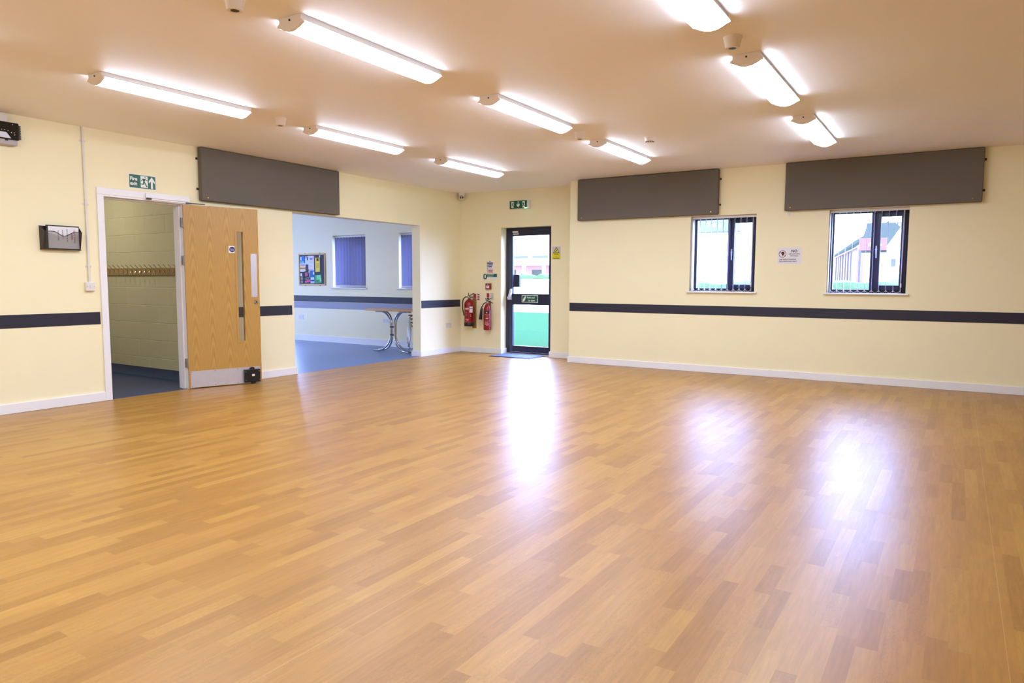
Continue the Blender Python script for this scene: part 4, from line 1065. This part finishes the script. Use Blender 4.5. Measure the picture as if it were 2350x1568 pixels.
# ------------------------------------------------------------------ table and stacked chairs in the room beyond
tb = thing('folding_table', 'oval wood-topped table on curved chrome legs in the room beyond', 'table', (-8.27, 9.24, 0))
tx, ty = -8.27, 9.24
def superell(cx, cy, a, b_, n=48, e=2.6):
    out = []
    for i in range(n):
        th = 2 * PI * i / n; c, s_ = math.cos(th), math.sin(th)
        out.append((cx + a * math.copysign(abs(c) ** (2 / e), c), cy + b_ * math.copysign(abs(s_) ** (2 / e), s_)))
    return out
mt = mat('beech_laminate', (206, 164, 128), 0.22, var=0.05, vscale=9)
MB().prism(superell(tx, ty, 0.575, 0.29), 'z', 0.731, 0.749).build('tabletop', mt, tb, smooth=True)
MB().prism(superell(tx, ty, 0.578, 0.293), 'z', 0.722, 0.731).build('edge_band', mat('edge_beech', (196, 146, 82), 0.4), tb, smooth=True)
for sx in (-1, 1):
    for sy in (-1, 1):
        pts = []
        y0 = ty + sy * 0.028
        pts.append((tx + sx * 0.36, ty + sy * 0.045, 0.705)); pts.append((tx + sx * 0.27, ty + sy * 0.042, 0.705))
        for k in range(9):
            a = PI / 2 * k / 8
            pts.append((tx + sx * (0.045 + 0.20 * (1 - math.sin(a))), ty + sy * (0.018 + 0.022 * (1 - k / 8)), 0.48 + 0.225 * math.cos(a)))
        for k in range(9):
            a = PI / 2 * k / 8
            pts.append((tx + sx * (0.045 + 0.28 * (1 - math.cos(a))), ty + sy * (0.018 + 0.042 * k / 8), 0.28 - 0.262 * math.sin(a)))
        pts.append((tx + sx * 0.40, ty + sy * 0.066, 0.018))
        MB().tube(pts, 0.0150, 12).build('leg', M_CHROME, tb, smooth=True)
for z in (0.30, 0.44):
    MB().box(tx - 0.045, ty - 0.035, z - 0.011, tx + 0.045, ty + 0.035, z + 0.011).build('crossbar', M_BLACK, tb, bevel=0.003)

M_SEAT = mat('moulded_ply', (176, 128, 78), 0.4, var=0.06, vscale=12)
def chair_proto():
    """stacking chair: seat faces -x, back at +x"""
    c = thing('stacking_chair', 'x', 'chair', (0, 0, 0))
    prof = [(-0.195, 0.438), (-0.18, 0.452), (-0.10, 0.450), (0.0, 0.446), (0.10, 0.446), (0.16, 0.456)]
    s_ = MB()
    for (x, z) in prof:
        s_.v += [Vector((x, -0.19, z + 0.004)), Vector((x, -0.09, z)), Vector((x, 0.09, z)), Vector((x, 0.19, z + 0.004))]
    n0 = len(s_.v); s_.v += [v - Vector((0, 0, 0.011)) for v in s_.v[:n0]]
    R_ = len(prof)
    for i in range(R_ - 1):
        for j in range(3):
            a = i * 4 + j
            s_.f.append((a, a + 1, a + 5, a + 4)); s_.f.append((n0 + a, n0 + a + 4, n0 + a + 5, n0 + a + 1))
    for i in range(R_ - 1):
        for j in (0, 3):
            a = i * 4 + j; s_.f.append((a, a + 4, n0 + a + 4, n0 + a))
    for j in range(3):
        for i in (0, R_ - 1):
            a = i * 4 + j; s_.f.append((a, a + 1, n0 + a + 1, n0 + a))
    s_.build('seat', M_SEAT, c, smooth=True)
    MB().hull8([(0.175, -0.18, 0.62), (0.187, -0.18, 0.62), (0.187, 0.18, 0.62), (0.175, 0.18, 0.62), (0.225, -0.17, 0.80), (0.237, -0.17, 0.80), (0.237, 0.17, 0.80), (0.225, 0.17, 0.80)]).build('backrest', M_SEAT, c, bevel=0.004)
    for sy in (-1, 1):
        MB().tube([(-0.215, sy * 0.205, 0.004), (-0.165, sy * 0.185, 0.40), (-0.145, sy * 0.165, 0.430), (-0.10, sy * 0.10, 0.432)], 0.0095, 10).build('leg', M_CHROME, c, smooth=True)
        MB().tube([(0.215, sy * 0.205, 0.004), (0.165, sy * 0.190, 0.40), (0.185, sy * 0.172, 0.56), (0.232, sy * 0.165, 0.79)], 0.0095, 10).build('leg', M_CHROME, c, smooth=True)
    MB().tube([(-0.15, -0.17, 0.430), (-0.15, 0.17, 0.430)], 0.008, 8).tube([(0.158, -0.185, 0.430), (0.158, 0.185, 0.430)], 0.008, 8).build('seat_rail', M_BLACK, c)
    return c
cp = chair_proto()
chl = ['stacking chair with chrome legs at the bottom of the stack behind the wide opening\'s edge',
       'stacking chair with chrome legs, second from the bottom of the stack behind the table',
       'stacking chair with chrome legs, third from the bottom of the stack behind the table',
       'stacking chair with wooden seat on top of the stack behind the table']
for k in range(4):
    loc = (-7.975 - 0.012 * k, 9.755, 0.062 * k)
    if k == 0: cp.location = loc; cp['label'] = chl[0]; cp['group'] = 'stacked chairs'
    else: dup(cp, loc, chl[k], 'stacked chairs')

# ------------------------------------------------------------------ outside
def grass_mat():
    m = bpy.data.materials.new('lawn_grass'); m.use_nodes = True; t = NT(m); p = t.n['Principled BSDF']
    co = t.node('ShaderNodeTexCoord').outputs['Object']; n = t.noise(9, 5, 0.75, co); n2 = t.noise(0.6, 3, 0.6, co)
    c = t.mix(n.outputs['Fac'], lin((26, 54, 30)), lin((56, 80, 54)))
    t.link(t.mix(t.math('MULTIPLY', n2.outputs['Fac'], 0.5), c, lin((40, 68, 42))), p.inputs['Base Color'])
    p.inputs['Roughness'].default_value = 1.0; p.inputs['Specular IOR Level'].default_value = 0.0
    t.link(t.bump(n.outputs['Fac'], 1.0, 0.05), p.inputs['Normal']); return m
tag(MB().box(-60, YE + 0.31, -0.35, 30, 24.5, -0.03).build('lawn', grass_mat()), 'green lawn outside the glazed exit door', 'grass', kind='stuff')
structure('path', MB().box(-90, 24.5, -0.35, 40, 120, -0.03), mat('pale_paving', (205, 200, 194), 0.9, var=0.06))
M_RENDER = mat('white_render', (228, 226, 222), 0.8)
M_CLAD = mat('blue_grey_cladding', (62, 66, 56), 0.5, var=0.06)
M_SLATE = mat('grey_roof', (46, 50, 42), 0.9, spec=0.0)
M_BRICK = mat('pink_brick', (134, 98, 82), 0.9, var=0.2, vscale=30)
M_PANEDARK = mat('distant_window_glass', (62, 62, 50), 0.7, spec=0.1)
# long low building facing the exit door
b = thing('school_building', 'long pale building with brick ground floor seen through the exit door', 'building', (-57, 95, 0))
MB().box(-85, 95, 0, -35, 104, 3.6).build('ground_floor', M_BRICK, b)
MB().box(-86, 93.0, 3.6, -34, 104, 4.3).build('canopy', M_RENDER, b)
MB().box(-85, 96, 4.3, -35, 104, 6.6).build('upper_floor', M_RENDER, b)
for x in (-64.5, -61.0, -57.0, -53.5, -50.0): MB().box(x, 93.3, 0, x + 0.45, 93.7, 3.6).build('column', M_RENDER, b)
for (x0, x1) in ((-62.5, -57.6), (-56.8, -54.0), (-53.2, -50.2)): MB().box(x0, 95.9, 4.75, x1, 96.02, 5.15).build('window', M_PANEDARK, b)
for (x0, x1) in ((-60.6, -59.2), (-56.2, -54.4)): MB().box(x0, 94.9, 1.9, x1, 95.02, 2.9).build('window', M_PANEDARK, b)
# cladded house through the first window
b = thing('clad_house', 'pale rendered building with grey cladding seen through the window nearer the exit', 'building', (-8, 28, 0))
MB().box(-11.5, 28, 0, -6.4, 36, 3.19).build('wall', M_RENDER, b)
MB().box(-9.05, 27.96, 3.19, -7.25, 36, 7.0).build('cladding', M_CLAD, b)
MB().box(-7.25, 28, 3.19, -6.4, 36, 7.0).box(-11.5, 28, 3.19, -9.05, 36, 7.0).build('upper_wall', M_RENDER, b)
MB().box(-9.10, 27.90, 3.15, -7.20, 27.99, 3.20).build('trim', M_DARKMETAL, b)
# long brick outbuilding running away, and gabled house, through the second window
g1 = thing('brick_barn', 'long pinkish brick outbuilding running away from view, seen through the right-hand window', 'building', (-4.7, 36, 0))
A_, B_, D_ = Vector((-6.9, 50, 0)), Vector((-3.75, 34.0, 0)), Vector((2.3, 0.4, 0))
def up(v, z): return Vector((v.x, v.y, z))
MB().hull8([A_, B_, B_ + D_, A_ + D_, up(A_, 2.75), up(B_, 2.75), up(B_ + D_, 2.75), up(A_ + D_, 2.75)]).build('wall', mat('barn_brick', (104, 72, 64), 0.9, var=0.15, vscale=20), g1)
o_ = -D_ * 0.06
MB().hull8([up(A_ + o_, 2.70), up(B_ + o_, 2.70), up(B_ + D_ * 0.5, 3.7), up(A_ + D_ * 0.5, 3.7),
            up(A_ + o_, 2.85), up(B_ + o_, 2.85), up(B_ + D_ * 0.5, 3.85), up(A_ + D_ * 0.5, 3.85)]).build('roof', M_SLATE, g1)
for k in range(7):
    q = A_.lerp(B_, 0.22 + k * 0.105) - D_ * 0.015
    MB().box(q.x - 0.035, q.y - 0.04, 0, q.x + 0.02, q.y + 0.04, 2.68).build('post', M_DARKMETAL, g1)
g2 = thing('gabled_house', 'white gabled house with grey roof and red board at the right-hand window', 'building', (-0.5, 28, 0))
MB().box(-2.95, 28.7, 0, 2.2, 33.0, 2.35).build('wall', M_RENDER, g2)
MB().hull8([(-3.1, 28.5, 2.30), (2.3, 28.5, 2.30), (2.3, 31.0, 3.42), (-3.1, 31.0, 3.42), (-3.1, 28.5, 2.42), (2.3, 28.5, 2.42), (2.3, 31.0, 3.54), (-3.1, 31.0, 3.54)]).build('roof', M_SLATE, g2)
MB().prism([(-2.15, 0), (0.6, 0), (0.6, 2.50), (-0.85, 4.6), (-2.15, 2.50)], 'y', 27.9, 30.6).build('gable', M_RENDER, g2)
sb = MB().box(-3.0, 27.75, 2.36, -2.15, 27.82, 2.78).build('red_board', mat('faded_red_board', (92, 40, 30), 0.6), g2)
MB().prism([(-2.72, 2.50), (-2.30, 2.50), (-2.30, 2.56), (-2.42, 2.62), (-2.62, 2.65), (-2.72, 2.57)], 'y', 27.72, 27.75).build('white_shape', M_SIGNW, sb)
MB().box(-3.0, 27.76, 0, -2.94, 27.81, 2.36).build('sign_post', M_DARKMETAL, sb)
for x in (-2.0, -1.72): MB().box(x, 27.83, 1.78, x + 0.14, 27.89, 2.05).build('window', M_PANEDARK, g2)
# cycle hoops on the paving
hp = None
for k, (x, y) in enumerate(((-27.8, 46), (-27.0, 46), (-26.2, 46), (-25.3, 46), (-24.4, 46))):
    if hp is None:
        pts = [(x - 0.32, y, -0.03), (x - 0.32, y, 0.55)] + [(x - 0.32 * math.cos(a), y, 0.55 + 0.28 * math.sin(a)) for a in (0.5, 1.0, PI / 2, PI - 1.0, PI - 0.5)] + [(x + 0.32, y, 0.55), (x + 0.32, y, -0.03)]
        hp = MB().tube(pts, 0.035, 8).build('cycle_hoop', mat('hoop_steel', (96, 100, 104), 0.4, 0.3), origin=(x, y, -0.03), smooth=True)
        tag(hp, 'grey metal cycle hoop on the paving seen through the exit door', 'cycle stand', 'cycle hoops beyond the lawn')
    else: dup(hp, (x, y, -0.03))
# clipped hedge beyond the windows
def leaf_mat():
    m = bpy.data.materials.new('hedge_leaves'); m.use_nodes = True; t = NT(m); p = t.n['Principled BSDF']
    co = t.node('ShaderNodeTexCoord').outputs['Object']; n = t.noise(14, 5, 0.75, co)
    t.link(t.mix(n.outputs['Fac'], lin((16, 40, 8)), lin((58, 84, 24))), p.inputs['Base Color'])
    p.inputs['Roughness'].default_value = 0.9; t.link(t.bump(n.outputs['Fac'], 1.0, 0.06), p.inputs['Normal']); return m
M_LEAF = leaf_mat()
def hedge(label, x0, x1, y, ztop):
    from mathutils import noise as mn
    mb = MB(); nx = int((x1 - x0) / 0.12); ring = 12
    for i in range(nx + 1):
        x = x0 + (x1 - x0) * i / nx
        for j in range(ring):
            a = 2 * PI * j / ring
            ry, rz = 0.5, ztop / 2
            py = math.copysign(abs(math.cos(a)) ** 0.6, math.cos(a)) * ry; pz = math.copysign(abs(math.sin(a)) ** 0.6, math.sin(a)) * rz
            k = 1 + 0.28 * mn.noise(Vector((x * 1.7, py * 2.5, pz * 2.5)))
            mb.v.append(Vector((x, y + py * k, ztop / 2 + pz * k + 0.08)))
    for i in range(nx):
        for j in range(ring): mb.f.append((i * ring + j, i * ring + (j + 1) % ring, (i + 1) * ring + (j + 1) % ring, (i + 1) * ring + j))
    mb.f.append(tuple(range(ring))); mb.f.append(tuple(range((nx + 1) * ring - 1, nx * ring - 1, -1)))
    return tag(mb.build('hedge', M_LEAF, origin=(x0, y, 0), smooth=True), label, 'hedge')
hedge('low green hedge outside, seen at the foot of the window nearer the exit', -7.6, -4.2, 19.5, 1.16)
hedge('low green hedge outside, seen at the foot of the right-hand window', -3.4, 0.2, 19.5, 1.20)
hedge('long green hedge in front of the pale building beyond the exit door', -66.0, -44.0, 88.0, 2.0)
tag(MB().box(-62.0, 80.0, -0.03, -40.0, 80.25, 1.45).build('garden_wall', M_RENDER, origin=(-51, 80, -0.03)), 'low white wall on the paving in front of the long pale building', 'wall')
